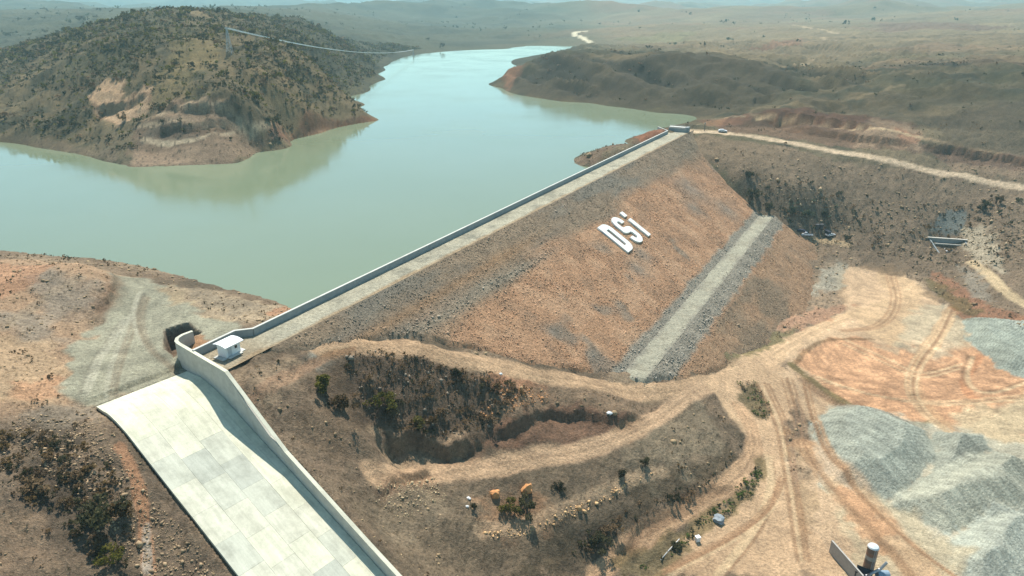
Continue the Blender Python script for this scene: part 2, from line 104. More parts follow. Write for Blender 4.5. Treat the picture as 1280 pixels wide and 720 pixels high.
    ('line', [(159.8, 231.8), (141.0, 207.4), (123.1, 188.7), (113.1, 172.4), (111.4, 159.3), (114.4, 149.9)], (220, 188, 148), 0.3, 0.63, None, 0),
    ('line', [(152.9, 180.1), (133.2, 171.2), (132.9, 180.2), (144.0, 194.8)], (172, 132, 98), 0.33, 0.78, None, 0),
    ('line', [(153.7, 179.4), (134.0, 170.5), (133.7, 179.4), (144.9, 193.9)], (220, 188, 148), 0.42, 0.69, None, 0),
    ('line', [(152.2, 179.9), (132.5, 171.0), (132.2, 180.0), (143.3, 194.5)], (150, 116, 86), 0.34, 0.63, None, 0),
    ('line', [(152.9, 179.1), (133.3, 170.3), (133.0, 179.2), (144.1, 193.6)], (220, 188, 148), 0.47, 0.65, None, 0),
    ('line', [(88.5, 178.9), (95.9, 173.9), (106.9, 168.3), (121.6, 166.6), (149.0, 170.7)], (220, 188, 148), 0.34, 0.82, None, 0),
    ('line', [(89.6, 178.5), (96.9, 173.4), (107.8, 167.7), (122.5, 165.9), (149.7, 170.1)], (220, 188, 148), 0.49, 0.8, None, 0),
    ('line', [(86.0, 179.0), (93.6, 174.4), (104.9, 169.0), (119.7, 167.3), (147.1, 171.5)], (220, 188, 148), 0.49, 0.65, None, 0),
    ('line', [(87.2, 178.6), (94.7, 173.9), (105.8, 168.3), (120.5, 166.6), (147.8, 170.8)], (160, 124, 92), 0.36, 0.73, None, 0),
    ('line', [(77.5, 175.4), (74.4, 157.1), (70.3, 140.7), (72.3, 126.9), (76.3, 112.7), (77.4, 102.3)], (160, 124, 92), 0.31, 0.67, None, 0),
    ('line', [(78.8, 175.2), (75.5, 156.7), (71.3, 140.3), (73.2, 126.5), (77.0, 112.3), (78.1, 102.0)], (160, 124, 92), 0.4, 0.66, None, 0),
    ('line', [(79.5, 175.9), (76.1, 157.3), (71.9, 140.8), (73.7, 126.9), (77.5, 112.6), (78.6, 102.3)], (150, 116, 86), 0.35, 0.81, None, 0),
    ('line', [(80.8, 175.6), (77.2, 156.9), (72.8, 140.4), (74.5, 126.5), (78.2, 112.3), (79.2, 102.0)], (160, 124, 92), 0.47, 0.58, None, 0),
    ('line', [(83.8, 174.5), (76.6, 145.3), (78.1, 130.7), (82.1, 113.5), (87.5, 103.0)], (150, 116, 86), 0.39, 0.76, None, 0),
    ('line', [(84.9, 174.2), (77.5, 144.9), (79.0, 130.3), (82.8, 113.1), (88.1, 102.7)], (220, 188, 148), 0.32, 0.64, None, 0),
    ('line', [(83.7, 174.2), (76.6, 145.0), (78.1, 130.5), (82.0, 113.3), (87.4, 102.8)], (160, 124, 92), 0.48, 0.64, None, 0),
    ('line', [(84.9, 173.8), (77.5, 144.6), (78.9, 130.0), (82.8, 112.9), (88.1, 102.5)], (172, 132, 98), 0.32, 0.77, None, 0),
    ('line', [(105.7, 200.8), (114.5, 189.5), (119.5, 180.4), (135.7, 187.6)], (150, 116, 86), 0.39, 0.82, None, 0),
    ('line', [(106.8, 200.2), (115.5, 188.8), (120.5, 179.7), (136.5, 186.8)], (220, 188, 148), 0.37, 0.73, None, 0),
    ('line', [(107.5, 203.9), (116.3, 192.2), (121.3, 182.8), (137.6, 190.2)], (150, 116, 86), 0.36, 0.66, None, 0),
    ('line', [(108.7, 203.2), (117.3, 191.5), (122.2, 182.1), (138.5, 189.4)], (220, 188, 148), 0.46, 0.74, None, 0),
    ('line', [(153.8, 263.6), (142.9, 235.9), (126.9, 215.4), (110.9, 210.4)], (172, 132, 98), 0.33, 0.59, None, 0),
    ('line', [(154.8, 262.0), (143.9, 234.7), (128.0, 214.5), (112.0, 209.7)], (172, 132, 98), 0.31, 0.77, None, 0),
    ('line', [(152.3, 264.3), (141.4, 236.4), (125.4, 215.7), (109.3, 210.5)], (172, 132, 98), 0.33, 0.82, None, 0),
    ('line', [(153.3, 262.7), (142.4, 235.1), (126.4, 214.7), (110.4, 209.7)], (150, 116, 86), 0.46, 0.66, None, 0),
    ('line', [(39.6, 103.3), (51.3, 115.8), (58.6, 127.5), (61.2, 138.3)], (220, 188, 148), 0.43, 0.78, None, 0),
    ('line', [(40.3, 103.0), (52.1, 115.4), (59.5, 127.2), (62.2, 138.1)], (150, 116, 86), 0.33, 0.67, None, 0),
    ('line', [(39.5, 104.3), (51.3, 117.1), (58.6, 128.9), (61.3, 139.9)], (220, 188, 148), 0.39, 0.83, None, 0),
    ('line', [(40.2, 104.0), (52.1, 116.7), (59.5, 128.6), (62.3, 139.7)], (220, 188, 148), 0.5, 0.69, None, 0),
    ('line', [(29.7, 104.7), (42.6, 111.8), (55.5, 121.0), (61.5, 131.0)], (172, 132, 98), 0.35, 0.7, None, 0),
    ('line', [(30.5, 104.4), (43.4, 111.5), (56.3, 120.6), (62.4, 130.7)], (220, 188, 148), 0.32, 0.79, None, 0),
    ('line', [(30.0, 105.8), (43.0, 113.0), (56.0, 122.3), (62.2, 132.5)], (172, 132, 98), 0.47, 0.63, None, 0),
    ('line', [(30.8, 105.5), (43.8, 112.7), (56.8, 121.9), (63.1, 132.2)], (172, 132, 98), 0.35, 0.78, None, 0),
    ('line', [(70.9, 170.6), (70.9, 154.1), (65.0, 132.4), (58.7, 108.6)], (160, 124, 92), 0.44, 0.75, None, 0),
    ('line', [(72.2, 170.5), (72.0, 153.8), (65.9, 132.1), (59.5, 108.2)], (160, 124, 92), 0.37, 0.76, None, 0),
    ('line', [(68.3, 169.2), (68.6, 153.2), (63.1, 131.8), (57.1, 108.2)], (160, 124, 92), 0.49, 0.67, None, 0),
    ('line', [(69.6, 169.2), (69.7, 152.9), (64.0, 131.5), (57.9, 107.9)], (220, 188, 148), 0.42, 0.58, None, 0),
    ('line', [(-70.4, 104.0), (-75.9, 117.3), (-81.7, 134.7), (-84.8, 145.6)], (182, 176, 156), 0.36, 0.71, None, 0),
    ('line', [(-69.4, 103.6), (-74.9, 116.9), (-80.5, 134.2), (-83.7, 145.3)], (182, 176, 156), 0.35, 0.67, None, 0),
    ('line', [(-69.3, 103.6), (-74.8, 117.0), (-80.4, 134.3), (-83.7, 145.4)], (140, 128, 108), 0.39, 0.67, None, 0),
    ('line', [(-68.4, 103.3), (-73.7, 116.5), (-79.2, 133.7), (-82.5, 145.0)], (140, 128, 108), 0.33, 0.83, None, 0),
    ('line', [(-63.5, 114.7), (-73.8, 123.6), (-82.6, 138.1), (-85.4, 147.6)], (182, 176, 156), 0.44, 0.76, None, 0),
    ('line', [(-62.4, 114.1), (-72.6, 123.0), (-81.4, 137.7), (-84.2, 147.2)], (130, 124, 108), 0.42, 0.81, None, 0),
    ('line', [(-62.0, 113.1), (-72.0, 121.6), (-80.7, 136.1), (-83.4, 145.4)], (140, 128, 108), 0.41, 0.8, None, 0),
    ('line', [(-60.6, 111.8), (-70.8, 121.0), (-79.5, 135.6), (-82.2, 145.0)], (140, 128, 108), 0.5, 0.63, None, 0),
    ('line', [(-74.8, 104.8), (-79.6, 118.8), (-82.4, 133.2)], (130, 124, 108), 0.45, 0.63, None, 0),
    ('line', [(-74.0, 104.7), (-78.6, 118.5), (-81.3, 132.7)], (182, 176, 156), 0.5, 0.62, None, 0),
    ('line', [(-74.8, 106.1), (-79.9, 120.8), (-82.6, 135.1)], (182, 176, 156), 0.34, 0.59, None, 0),
    ('line', [(-73.9, 105.9), (-78.9, 120.4), (-81.4, 134.6)], (182, 176, 156), 0.38, 0.73, None, 0),
    ('line', [(-42.3, 105.7), (-37.6, 120.0), (-32.5, 124.9)], (220, 188, 148), 0.4, 0.7, None, 0),
    ('line', [(-41.6, 105.8), (-36.8, 120.0), (-31.7, 125.1)], (172, 132, 98), 0.38, 0.79, None, 0),
    ('line', [(-42.6, 105.3), (-38.0, 119.5), (-32.9, 124.3)], (160, 124, 92), 0.4, 0.68, None, 0),
    ('line', [(-41.9, 105.3), (-37.2, 119.5), (-32.1, 124.5)], (160, 124, 92), 0.49, 0.66, None, 0),
    ('line', [(-43.8, 103.6), (-38.7, 117.8), (-32.6, 124.6)], (150, 116, 86), 0.32, 0.74, None, 0),
    ('line', [(-43.1, 103.7), (-37.9, 117.9), (-31.8, 124.8)], (172, 132, 98), 0.35, 0.59, None, 0),
    ('line', [(-45.1, 102.6), (-40.1, 116.0), (-34.3, 123.0)], (172, 132, 98), 0.41, 0.65, None, 0),
    ('line', [(-44.4, 102.6), (-39.4, 116.2), (-33.5, 123.2)], (172, 132, 98), 0.46, 0.64, None, 0),
    ('poly', [(76.8, 345.8), (89.0, 352.0), (239.2, 313.5), (178.2, 216.5), (155.5, 219.3), (160.6, 260.3), (140.2, 272.5), (113.9, 256.4), (116.7, 289.6), (105.3, 310.2)], (126, 104, 80), 2.5, 0.85, None, 0),
    ('poly', [(105.1, 325.0), (121.4, 329.0), (116.9, 306.0), (108.8, 300.3), (103.2, 308.1)], (112, 92, 68), 2, 0.4, None, 0),
    ('poly', [(115.6, 307.9), (153.3, 309.0), (158.4, 292.6), (127.2, 294.8), (110.2, 298.9)], (96, 82, 62), 2.5, 0.5, None, 0),
    ('poly', [(148.4, 293.7), (195.0, 288.3), (178.0, 252.5), (163.4, 259.7), (146.9, 272.6)], (104, 86, 66), 2.5, 0.6, None, 0),
    ('line', [(121.1, 288.6), (130.2, 291.5), (137.1, 291.0), (145.4, 285.7)], (186, 160, 124), 1.6, 0.85, 'dirt_road', 1),
    ('poly', [(170.1, 266.4), (174.0, 253.5), (171.3, 227.1), (178.2, 216.5), (174.0, 210.2), (157.0, 221.8)], (150, 96, 60), 1.5, 0.7, None, 0),
    ('poly', [(163.4, 259.7), (167.9, 250.8), (166.1, 223.2), (159.4, 223.5), (161.7, 247.9)], (98, 86, 44), 1.5, 0.7, None, 0),
    ('poly', [(184.3, 295.4), (197.5, 305.2), (205.8, 304.0), (198.7, 292.4)], (112, 116, 112), 0.8, 0.95, None, 1),
    ('poly', [(199.8, 294.7), (206.1, 291.8), (202.3, 273.3), (192.6, 254.4), (189.7, 269.9)], (182, 166, 138), 2, 0.8, None, 0),
    ('line', [(188.5, 267.9), (187.3, 253.0), (182.8, 238.7), (183.2, 224.0)], (206, 180, 142), 2.2, 0.9, 'dirt_road', 1),
    ('poly', [(182.9, 269.0), (185.9, 258.2), (176.4, 233.0), (170.2, 236.8)], (150, 140, 124), 1.5, 0.6, None, 0),
    ('line', [(91.6, 356.4), (105.3, 355.9), (127.5, 349.0), (157.7, 343.1), (184.4, 332.0), (211.5, 324.4), (239.2, 313.5)], (208, 182, 152), 2.5, 1, 'access_road', 1),
    ('poly', [(114.9, 390.7), (133.1, 393.6), (161.8, 399.3), (195.3, 385.2), (212.5, 367.9), (200.5, 341.8), (167.3, 347.3), (129.1, 353.8), (105.3, 355.9)], (112, 86, 66), 2, 0.85, None, 0),
    ('poly', [(133.1, 393.6), (161.8, 399.3), (194.5, 385.4), (184.0, 368.9), (136.0, 375.5)], (106, 74, 54), 1.5, 0.85, None, 0),
    ('poly', [(193.5, 381.1), (210.4, 363.4), (202.0, 345.1), (171.7, 348.4)], (164, 136, 106), 2, 0.6, None, 0),
    ('poly', [(197.6, 362.6), (207.4, 357.0), (201.4, 348.3), (193.9, 349.3)], (160, 108, 74), 1.5, 0.6, None, 0),
    ('poly', [(218.5, 346.2), (251.6, 335.1), (242.0, 318.3), (210.3, 329.3)], (138, 112, 86), 2, 0.7, None, 0),
    ('line', [(131.2, 379.2), (152.5, 374.2), (181.6, 363.1), (206.1, 354.1)], (190, 164, 130), 1.3, 0.9, 'dirt_road', 1),
    ('line', [(205.7, 353.3), (222.5, 346.3), (250.5, 333.2)], (158, 134, 106), 1.6, 0.7, 'dirt_road', 1),
    ('line', [(131.2, 379.2), (132.9, 406.9), (170.4, 416.3), (211.5, 431.7), (240.6, 442.7)], (164, 144, 112), 1.3, 0.6, None, 0),
    ('poly', [(109.3, 416.8), (120.5, 402.6), (134.3, 404.1), (127.6, 378.5), (108.3, 366.8), (101.6, 373.1)], (132, 92, 68), 1, 0.6, None, 0),
    ('line', [(112.6, 415.2), (126.6, 386.4)], (180, 164, 134), 1.2, 0.7, None, 0),
    ('poly', [(25.3, 304.0), (37.0, 306.9), (64.4, 353.0), (82.8, 377.8), (74.3, 342.5), (33.8, 291.0)], (116, 92, 72), 1.5, 0.8, None, 0),
    ('poly', [(61.0, 356.2), (83.9, 382.8), (75.1, 342.5), (62.5, 340.6)], (170, 106, 70), 1, 0.7, None, 0),
    ('poly', [(-218.4, 366.5), (-215.4, 380.8), (-195.4, 367.0), (-192.3, 350.1), (-176.2, 352.2), (-171.0, 333.9), (-183.3, 329.4), (-204.6, 348.8)], (150, 118, 92), 2, 0.8, None, 0),
    ('poly', [(-175.9, 326.1), (-159.7, 335.4), (-136.3, 327.6), (-116.9, 331.1), (-91.8, 405.6), (-77.3, 421.7), (-108.6, 339.0), (-118.3, 321.2), (-120.9, 298.3), (-162.1, 290.8)], (128, 104, 82), 2.5, 0.85, None, 0),
    ('poly', [(-166.9, 323.0), (-152.0, 324.3), (-142.2, 311.1), (-165.4, 314.2)], (110, 98, 82), 2, 0.7, None, 0),
    ('line', [(-170.7, 328.0), (-146.9, 326.0), (-129.5, 328.8)], (176, 146, 112), 1.3, 0.8, None, 0),
    ('line', [(-165.8, 315.3), (-138.0, 309.4), (-116.9, 331.1), (-97.6, 390.8)], (206, 182, 148), 1.3, 0.9, None, 0),
    ('poly', [(-117.1, 332.1), (-104.4, 384.3), (-80.8, 420.6), (-79.7, 413.8), (-113.9, 332.7)], (146, 98, 70), 2, 0.6, None, 0),
    ('poly', [(-255.4, 348.8), (-208.5, 323.6), (-163.1, 293.1), (-178.0, 309.5), (-225.7, 340.9), (-258.3, 354.3)], (124, 104, 82), 3, 0.5, None, 0),
    ('poly', [(-192.0, 401.0), (-202.3, 551.3), (-149.8, 357.7), (-148.7, 331.6), (-171.0, 349.6)], (126, 110, 72), 6, 0.5, None, 0),
    ('poly', [(-7.9, 589.2), (-3.1, 702.5), (10.0, 608.1), (3.2, 578.3), (-2.5, 565.2)], (160, 112, 82), 3, 0.7, None, 0),
    ('poly', [(-218.7, 370.8), (-216.3, 380.7), (-196.2, 366.9), (-192.9, 351.6), (-181.4, 350.5), (-176.6, 351.3), (-172.5, 334.6), (-183.9, 330.8), (-203.3, 349.8)], (196, 162, 128), 1.5, 0.85, None, 0),
    ('poly', [(-164.4, 326.7), (-152.5, 331.5), (-134.6, 327.9), (-121.5, 329.3), (-125.0, 322.3), (-144.4, 318.0)], (166, 140, 112), 1.5, 0.8, None, 0),
    ('poly', [(-165.9, 306.8), (-141.1, 307.8), (-122.4, 325.1), (-116.3, 327.6), (-121.3, 299.6), (-160.9, 292.0)], (150, 124, 98), 1.5, 0.75, None, 0),
    ('line', [(-162.9, 328.0), (-147.6, 328.3), (-134.4, 327.2), (-126.0, 327.5)], (206, 180, 146), 1.2, 0.85, None, 0),
    ('line', [(-171.3, 324.4), (-154.9, 321.6), (-137.4, 318.8), (-124.1, 325.8)], (204, 176, 142), 1.1, 0.8, None, 0),
    ('poly', [(214.9, 372.7), (290.5, 400.5), (251.6, 335.1), (218.5, 346.2)], (84, 73, 55), 5, 0.7, None, 0),
    ('poly', [(202.9, 347.1), (253.1, 337.6), (247.3, 327.6), (210.9, 338.4)], (104, 78, 62), 2, 0.7, None, 0),
    ('poly', [(169.2, 419.2), (216.7, 422.4), (319.8, 445.4), (301.1, 416.7), (211.4, 392.2), (173.7, 395.7)], (104, 90, 66), 6, 0.6, None, 0),
    ('poly', [(0.0, 583.9), (40.1, 613.3), (85.8, 559.7), (136.6, 543.7), (194.5, 519.6), (186.8, 466.9), (142.0, 421.5), (112.0, 431.4), (64.7, 480.3), (11.9, 532.0)], (88, 77, 58), 5, 0.8, None, 0),
    ('poly', [(154.3, 379.2), (175.9, 369.2), (173.1, 362.0), (149.4, 365.2)], (96, 72, 58), 1.5, 0.5, None, 0),
    ('poly', [(678.0, 1418.3), (801.5, 1382.9), (799.2, 1193.1), (726.4, 1104.0), (599.5, 1208.7)], (96, 70, 58), 14, 0.85, None, 0),
    ('poly', [(457.0, 1775.4), (777.1, 2273.5), (850.8, 2152.7), (672.1, 1792.0), (450.3, 1495.8)], (110, 92, 70), 14, 0.6, None, 0),
    ('poly', [(279.0, 854.4), (390.1, 999.6), (358.6, 891.9), (278.9, 798.9)], (130, 84, 64), 6, 0.6, None, 0),
    ('poly', [(285.9, 620.7), (398.0, 559.7), (336.3, 470.6), (247.9, 537.0)], (124, 96, 74), 4, 0.4, None, 0),
    ('line', [(563.7, 1490.1), (524.6, 1316.2), (503.3, 1141.8)], (186, 162, 132), 3, 0.9, None, 0),
    ('line', [(427.6, 1025.4), (422.0, 949.2)], (186, 162, 132), 3, 0.8, None, 0),
    ('line', [(214.6, 550.9), (296.3, 693.1)], (176, 154, 124), 2, 0.8, None, 0),
    ('line', [(214.6, 550.9), (236.5, 537.9)], (176, 154, 124), 1.6, 0.8, None, 0),
    ('line', [(128.3, 1156.3), (124.8, 1280.4), (113.9, 1387.6), (129.2, 1461.2), (145.9, 1471.3)], (226, 214, 186), 5, 1, 'far_road', 0),
    ('poly', [(220.4, 1273.4), (411.2, 1314.7), (425.6, 1092.4), (247.2, 874.3), (154.7, 888.8)], (118, 104, 78), 12, 0.6, None, 0),
    ('poly', [(159.7, 1227.7), (326.0, 1312.8), (235.0, 1081.6)], (104, 104, 66), 12, 0.5, None, 0),
]
SPOTS = [
    ((-34.7, 112.8), 4.6, 'olive', 'olive green bush at the left end of the dark thicket'),
    ((-31.5, 112.0), 4.0, 'brown', 'brownish bush just below the olive bush by the chute bank'),
    ((-25.4, 116.7), 5.2, 'olive', 'tall olive bush casting a long shadow in the dark thicket'),
    ((-18.9, 117.1), 3.2, 'yellow', 'yellow green round bush above the undercut earth bank'),
    ((-16.1, 118.7), 2.6, 'brown', 'brown bush beside the yellow green bush above the bank'),
    ((-11.8, 130.1), 2.4, 'dark', 'small dark bush beside the dirt road above the thicket'),
    ((3.1, 108.6), 4.2, 'dark', 'dark upright bush beside the orange boulder on the slope'),
    ((-0.6, 108.3), 3.4, 'olive', 'olive bush between the two orange boulders'),
    ((-7.2, 105.4), 1.7, 'dark', 'small round dark bush near the white debris'),
    ((9.7, 114.7), 2.4, 'dark', 'small dark bush on the slope below the middle track'),
    ((23.2, 122.2), 2.6, 'dark', 'low dark bush on the brown slope, nearer the track end'),
    ((29.0, 125.9), 2.6, 'dark', 'wide dark bush on the brown slope under the track'),
    ((17.1, 108.2), 4.6, 'dark', 'dark columnar bush on the bank above the lower track'),
    ((-58.5, 78.5), 5.0, 'dark', 'large dark bush on the bottom slope beside the chute'),
    ((-56.4, 80.7), 3.6, 'brown', 'brown bush beside the large dark bush near the chute'),
    ((-55.1, 74.5), 3.0, 'olive', 'low olive bush at the lower edge of the left slope'),
    ((107.8, 304.3), 6, 'dark', 'tall dark tree clump against the right edge of the dam face'),
    ((107.8, 312.1), 4.5, 'dark', 'dark bush above the tall clump beside the dam face'),
    ((123.9, 297.3), 5, 'grey', 'grey green bush in the hollow behind the parked vehicles'),
    ((130.9, 298.1), 5.0, 'grey', 'smaller grey green bush next to the hollow'),
    ((139.8, 300.7), 4.2, 'dark', 'dark round bush above the parked vehicles'),
    ((113.7, 299.2), 4.5, 'dark', 'dark bush at the foot of the right abutment'),
    ((210.8, 301.9), 5.5, 'dark', 'dark bush on the slope above the outlet portal'),
    ((217.8, 304.3), 5.0, 'brown', 'brown bush beside the dark one above the outlet portal'),
]
OPS = [
    ('scarp', [(-4.7, 122.2), (-8.8, 116.9), (-15.8, 115.4), (-21.9, 114.3), (-26.6, 111.7)], 3.3, 7),
    ('scarp', [(32.3, 141.2), (23.6, 134.0), (17.2, 134.4), (8.9, 133.3), (1.7, 125.7), (-6.6, 120.7)], 2.0, 5),
    ('scarp', [(-14.7, 111.0), (-20.6, 105.0), (-24.9, 98.1)], 1.8, 5),
    ('scarp', [(202.3, 345.7), (184.6, 351.1), (164.5, 361.0), (137.6, 367.3)], 3.0, 8),
    ('scarp', [(253.0, 330.9), (228.2, 341.7), (202.9, 347.1)], 2.8, 8),
    ('scarp', [(189.3, 362.5), (168.8, 372.4), (132.3, 377.4)], 4.2, 9),
    ('scarp', [(-80.4, 418.3), (-104.2, 383.4), (-114.6, 335.7)], 4.0, 14),
    ('scarp', [(-123.2, 329.9), (-139.4, 325.6), (-163.6, 330.1)], 3.0, 9),
    ('scarp', [(-125.3, 323.7), (-144.4, 318.0), (-163.3, 318.6)], 3.0, 8),
    ('scarp', [(-173.9, 346.6), (-186.6, 346.9), (-206.4, 352.6)], 4.0, 12),
    ('scarp', [(-94.2, 155.9), (-88.3, 141.3), (-89.3, 133.4)], 1.5, 7),
    ('scarp', [(50.7, 129.1), (40.1, 123.1), (26.4, 113.7), (18.0, 105.2)], 0.7, 4),
    ('scarp', [(108.9, 154.6), (93.8, 158.4), (87.3, 168.6), (82.6, 180.8)], 0.9, 8),
    ('pit', [(-71.2, 128.7), (-67.0, 130.7), (-62.3, 125.2), (-65.2, 122.7), (-64.4, 118.0), (-67.1, 120.5)], 4.2, 0),
    ('pile', [(77.8, 154.8), (90.0, 165.4), (99.7, 161.7), (108.1, 153.1), (104.5, 142.2), (86.5, 125.3), (74.5, 132.9)], 4.6, 7),
    ('pile', [(108.5, 153.8), (121.4, 151.7), (119.9, 145.5), (103.4, 134.3), (92.1, 130.8), (104.5, 142.2)], 3.6, 6),
    ('pile', [(82.9, 125.2), (99.6, 136.0), (119.5, 144.8), (127.0, 138.5), (115.2, 121.6), (105.7, 120.4), (92.7, 116.0)], 5.0, 6),
    ('pile', [(92.4, 116.0), (105.5, 122.9), (116.1, 122.9), (101.4, 101.8), (89.9, 101.8), (87.4, 106.8)], 4.2, 6),
    ('pile', [(157.5, 220.4), (162.6, 219.8), (181.3, 213.2), (156.6, 177.5), (148.6, 186.8), (150.2, 204.8)], 3.4, 9),
]
PTS = {
    'silo': (69.5, 104.9),
    'bin_wall0': (64.6, 110.6),
    'bin_wall1': (66.3, 103.7),
    'pylon': (-151.8, 394.7),
    'far_pylon': (-127.9, 951.3),
    'car_a': (129.7, 292.3),
    'car_b': (126.6, 292.3),
    'car_c': (140.6, 293.1),
    'car_d': (139.2, 294.4),
    'box_a': (135.3, 295.8),
    'box_b': (137.2, 296.0),
    'road_car': (106.8, 356.7),
    'post': (97.8, 357.7),
    'outlet': (188.2, 283.1),
    'outlet2': (188.8, 273.8),
    'boulder1': (-3.3, 109.8),
    'boulder2': (3.0, 112.8),
    'white1': (-8.2, 107.3),
    'white2': (-8.4, 105.3),
    'white3': (-7.3, 106.0),
    'white4': (22.1, 135.6),
    'white5': (-2.5, 134.4),
    'pipe0': (34.4, 112.8),
    'pipe1': (29.7, 108.1),
    'box_white': (38.2, 112.9),
    'tent': (44.0, 118.6),
    'mach': (132.4, 187.0),
    'house': (67.5, 606.1),
    'post2': (176.6, 221.5),
    'dense_left': [(-683.0, 922.9), (-633.2, 1090.6), (-503.3, 1241.0), (-400.5, 1336.0), (-178.0, 817.8), (-117.4, 655.5), (-122.2, 595.8), (-124.3, 530.7), (-88.9, 473.9), (-104.8, 386.1), (-114.6, 335.7), (-126.7, 331.8), (-148.7, 331.6), (-177.7, 356.1), (-219.7, 380.2), (-235.4, 359.0), (-290.9, 378.4)],
    'flank': [(-145.6, 391.1), (-159.8, 562.5), (-89.1, 475.8), (-104.4, 384.3), (-115.0, 337.2), (-146.2, 335.8)],
    'thicket': [(-34.1, 122.9), (-26.5, 128.0), (-13.7, 131.3), (0.0, 134.2), (2.6, 132.0), (-5.0, 122.9), (-12.8, 117.0), (-23.5, 115.0), (-30.7, 115.4)],
    'weeds_a': [(62.2, 167.6), (67.6, 170.3), (69.5, 159.8), (67.3, 153.5), (62.8, 156.2)],
    'weeds_b': [(41.1, 119.3), (53.8, 130.3), (58.5, 136.1), (54.8, 127.2), (44.4, 118.6), (34.0, 109.9), (23.4, 104.7)],
    'bank': [(9.1, 102.9), (25.1, 117.2), (42.8, 127.3), (51.8, 134.8), (42.3, 124.7), (22.8, 111.8)],
    'slope_left': [(-79.2, 91.2), (-69.6, 93.0), (-58.3, 86.4), (-53.0, 76.7), (-55.3, 72.6), (-64.9, 77.8), (-73.9, 82.4)],
    'gravel_left': [(-79.2, 95.0), (-69.6, 97.4), (-61.3, 90.8), (-49.8, 82.3), (-40.5, 74.9), (-50.5, 73.1), (-60.1, 80.7), (-75.3, 88.6)],
    'hollow': [(112.1, 308.2), (152.7, 307.1), (158.4, 292.6), (127.3, 295.3), (111.6, 297.5)],
    'abut': [(106.1, 314.6), (233.8, 304.5), (204.5, 256.8), (155.9, 278.0), (122.6, 291.1)],
    'rubble_a': [(-5.9, 101.8), (6.2, 107.7), (14.6, 114.2), (25.7, 122.5), (31.5, 125.4), (23.7, 119.6), (9.4, 108.0), (-3.0, 101.5)],
    'rubble_b': [(-24.3, 101.6), (-14.6, 110.2), (-12.0, 105.6), (-19.4, 96.2), (-23.4, 96.7)],
    'rubble_c': [(-6.8, 127.7), (7.3, 137.3), (9.0, 135.4), (0.0, 127.2), (-6.7, 125.0)],
}

# ---------------------------------------------------------------- terrain model (world metres, z = 0 is the water level)
def vnoise(x, y, seed=0):
    xi = np.floor(x); yi = np.floor(y); fx = x - xi; fy = y - yi
    xi = xi.astype(np.int64); yi = yi.astype(np.int64)
    def h(a, b):
        n = (a * 374761393 + b * 668265263 + seed * 974634777) & 0xffffffff
        n = ((n ^ (n >> 13)) * 1274126177) & 0xffffffff
        n = (n ^ (n >> 16)) & 0xffff
        return n / 32767.5 - 1.0
    ux = fx * fx * fx * (fx * (fx * 6 - 15) + 10); uy = fy * fy * fy * (fy * (fy * 6 - 15) + 10)
    a = h(xi, yi); b = h(xi + 1, yi); c = h(xi, yi + 1); d = h(xi + 1, yi + 1)
    return (a + (b - a) * ux) + ((c + (d - c) * ux) - (a + (b - a) * ux)) * uy
def fbm(x, y, scale, octv=4, seed=0, gain=0.5):
    s = 0; a = 1; t = 0; f = 1.0 / scale
    for o in range(octv):
        ca, sa = math.cos(0.7 * o + 0.3), math.sin(0.7 * o + 0.3)
        s = s + a * vnoise((x * ca - y * sa) * f + 17.3 * o, (x * sa + y * ca) * f - 9.1 * o, seed + o * 31)
        t += a; a *= gain; f *= 2.03
    return s / t * 1.6
def sstep(e0, e1, x):
    t = np.clip((x - e0) / (e1 - e0), 0, 1); return t * t * (3 - 2 * t)
# embankment dam frame: t runs along the crest, n points downstream
DA = np.array([-47.6, 119.9]); DD = np.array([0.49606, 0.86829]); DN = np.array([0.86829, -0.49606])
ZC = 4.5; SL = 1.65; NE = 3.4           # crest level, slope 1:SL, downstream crest edge
BERM0, BERM1 = 48.2, 54.4               # berm between these offsets
def dam_xy(t, n): return DA + DD * t + DN * n
def to_tn(x, y): return (x - DA[0]) * DD[0] + (y - DA[1]) * DD[1], (x - DA[0]) * DN[0] + (y - DA[1]) * DN[1]
def dam_z(n):
    z = np.where(n < NE, ZC, ZC - (n - NE) / SL)
    zb = ZC - (BERM0 - NE) / SL
    z = np.where(n > BERM0, zb, z)
    return np.where(n > BERM1, zb - (n - BERM1) / SL, z)
# spillway chute frame: c across (towards the dam), e downstream
CO = np.array([-70.5, 101.7]); CC = np.array([0.636, 0.772]); CE = np.array([0.772, -0.636]); CW = 16.0
def ch_xy(c, e): return CO + CC * c + CE * e
def to_ce(x, y): return (x - CO[0]) * CC[0] + (y - CO[1]) * CC[1], (x - CO[0]) * CE[0] + (y - CO[1]) * CE[1]
def chute_z(e):
    return np.interp(e, [-1, 0, 2.6, 3.0, 4.2, 5.4, 7.0, 8.5, 10.5, 12.2, 13.8, 20.8, 31.7, 41.1, 56.6, 70], [.9, .9, .95, 1.2, 1.42, 1.4, 1.22, .98, .52, .0, -.6, -3.2, -6.9, -10.3, -15.8, -20.5])
def wall_z(e): return np.interp(e, [-10, 14.2, 20, 26, 31.6, 41, 56.6, 70], [5.75, 5.75, 1.5, -2.2, -4.1, -7.9, -13.5, -18.2])
CT = np.array(CTRL)
def warp(x, y): q = y + 40.0; return x / q, np.log(q)
def rbf_fit():
    X, Y = warp(CT[:, 0], CT[:, 1]); n = len(X)
    r = np.sqrt((X[:, None] - X) ** 2 + (Y[:, None] - Y) ** 2 + 0.012 ** 2)
    A = np.zeros((n + 3, n + 3)); A[:n, :n] = r + 0.0 * np.eye(n)
    A[np.arange(n), np.arange(n)] -= 0.004
    Q = np.stack([np.ones(n), X, Y], 1); A[:n, n:] = Q; A[n:, :n] = Q.T
    return X, Y, np.linalg.solve(A, np.r_[CT[:, 2], 0, 0, 0])
RX, RY, RW = rbf_fit()
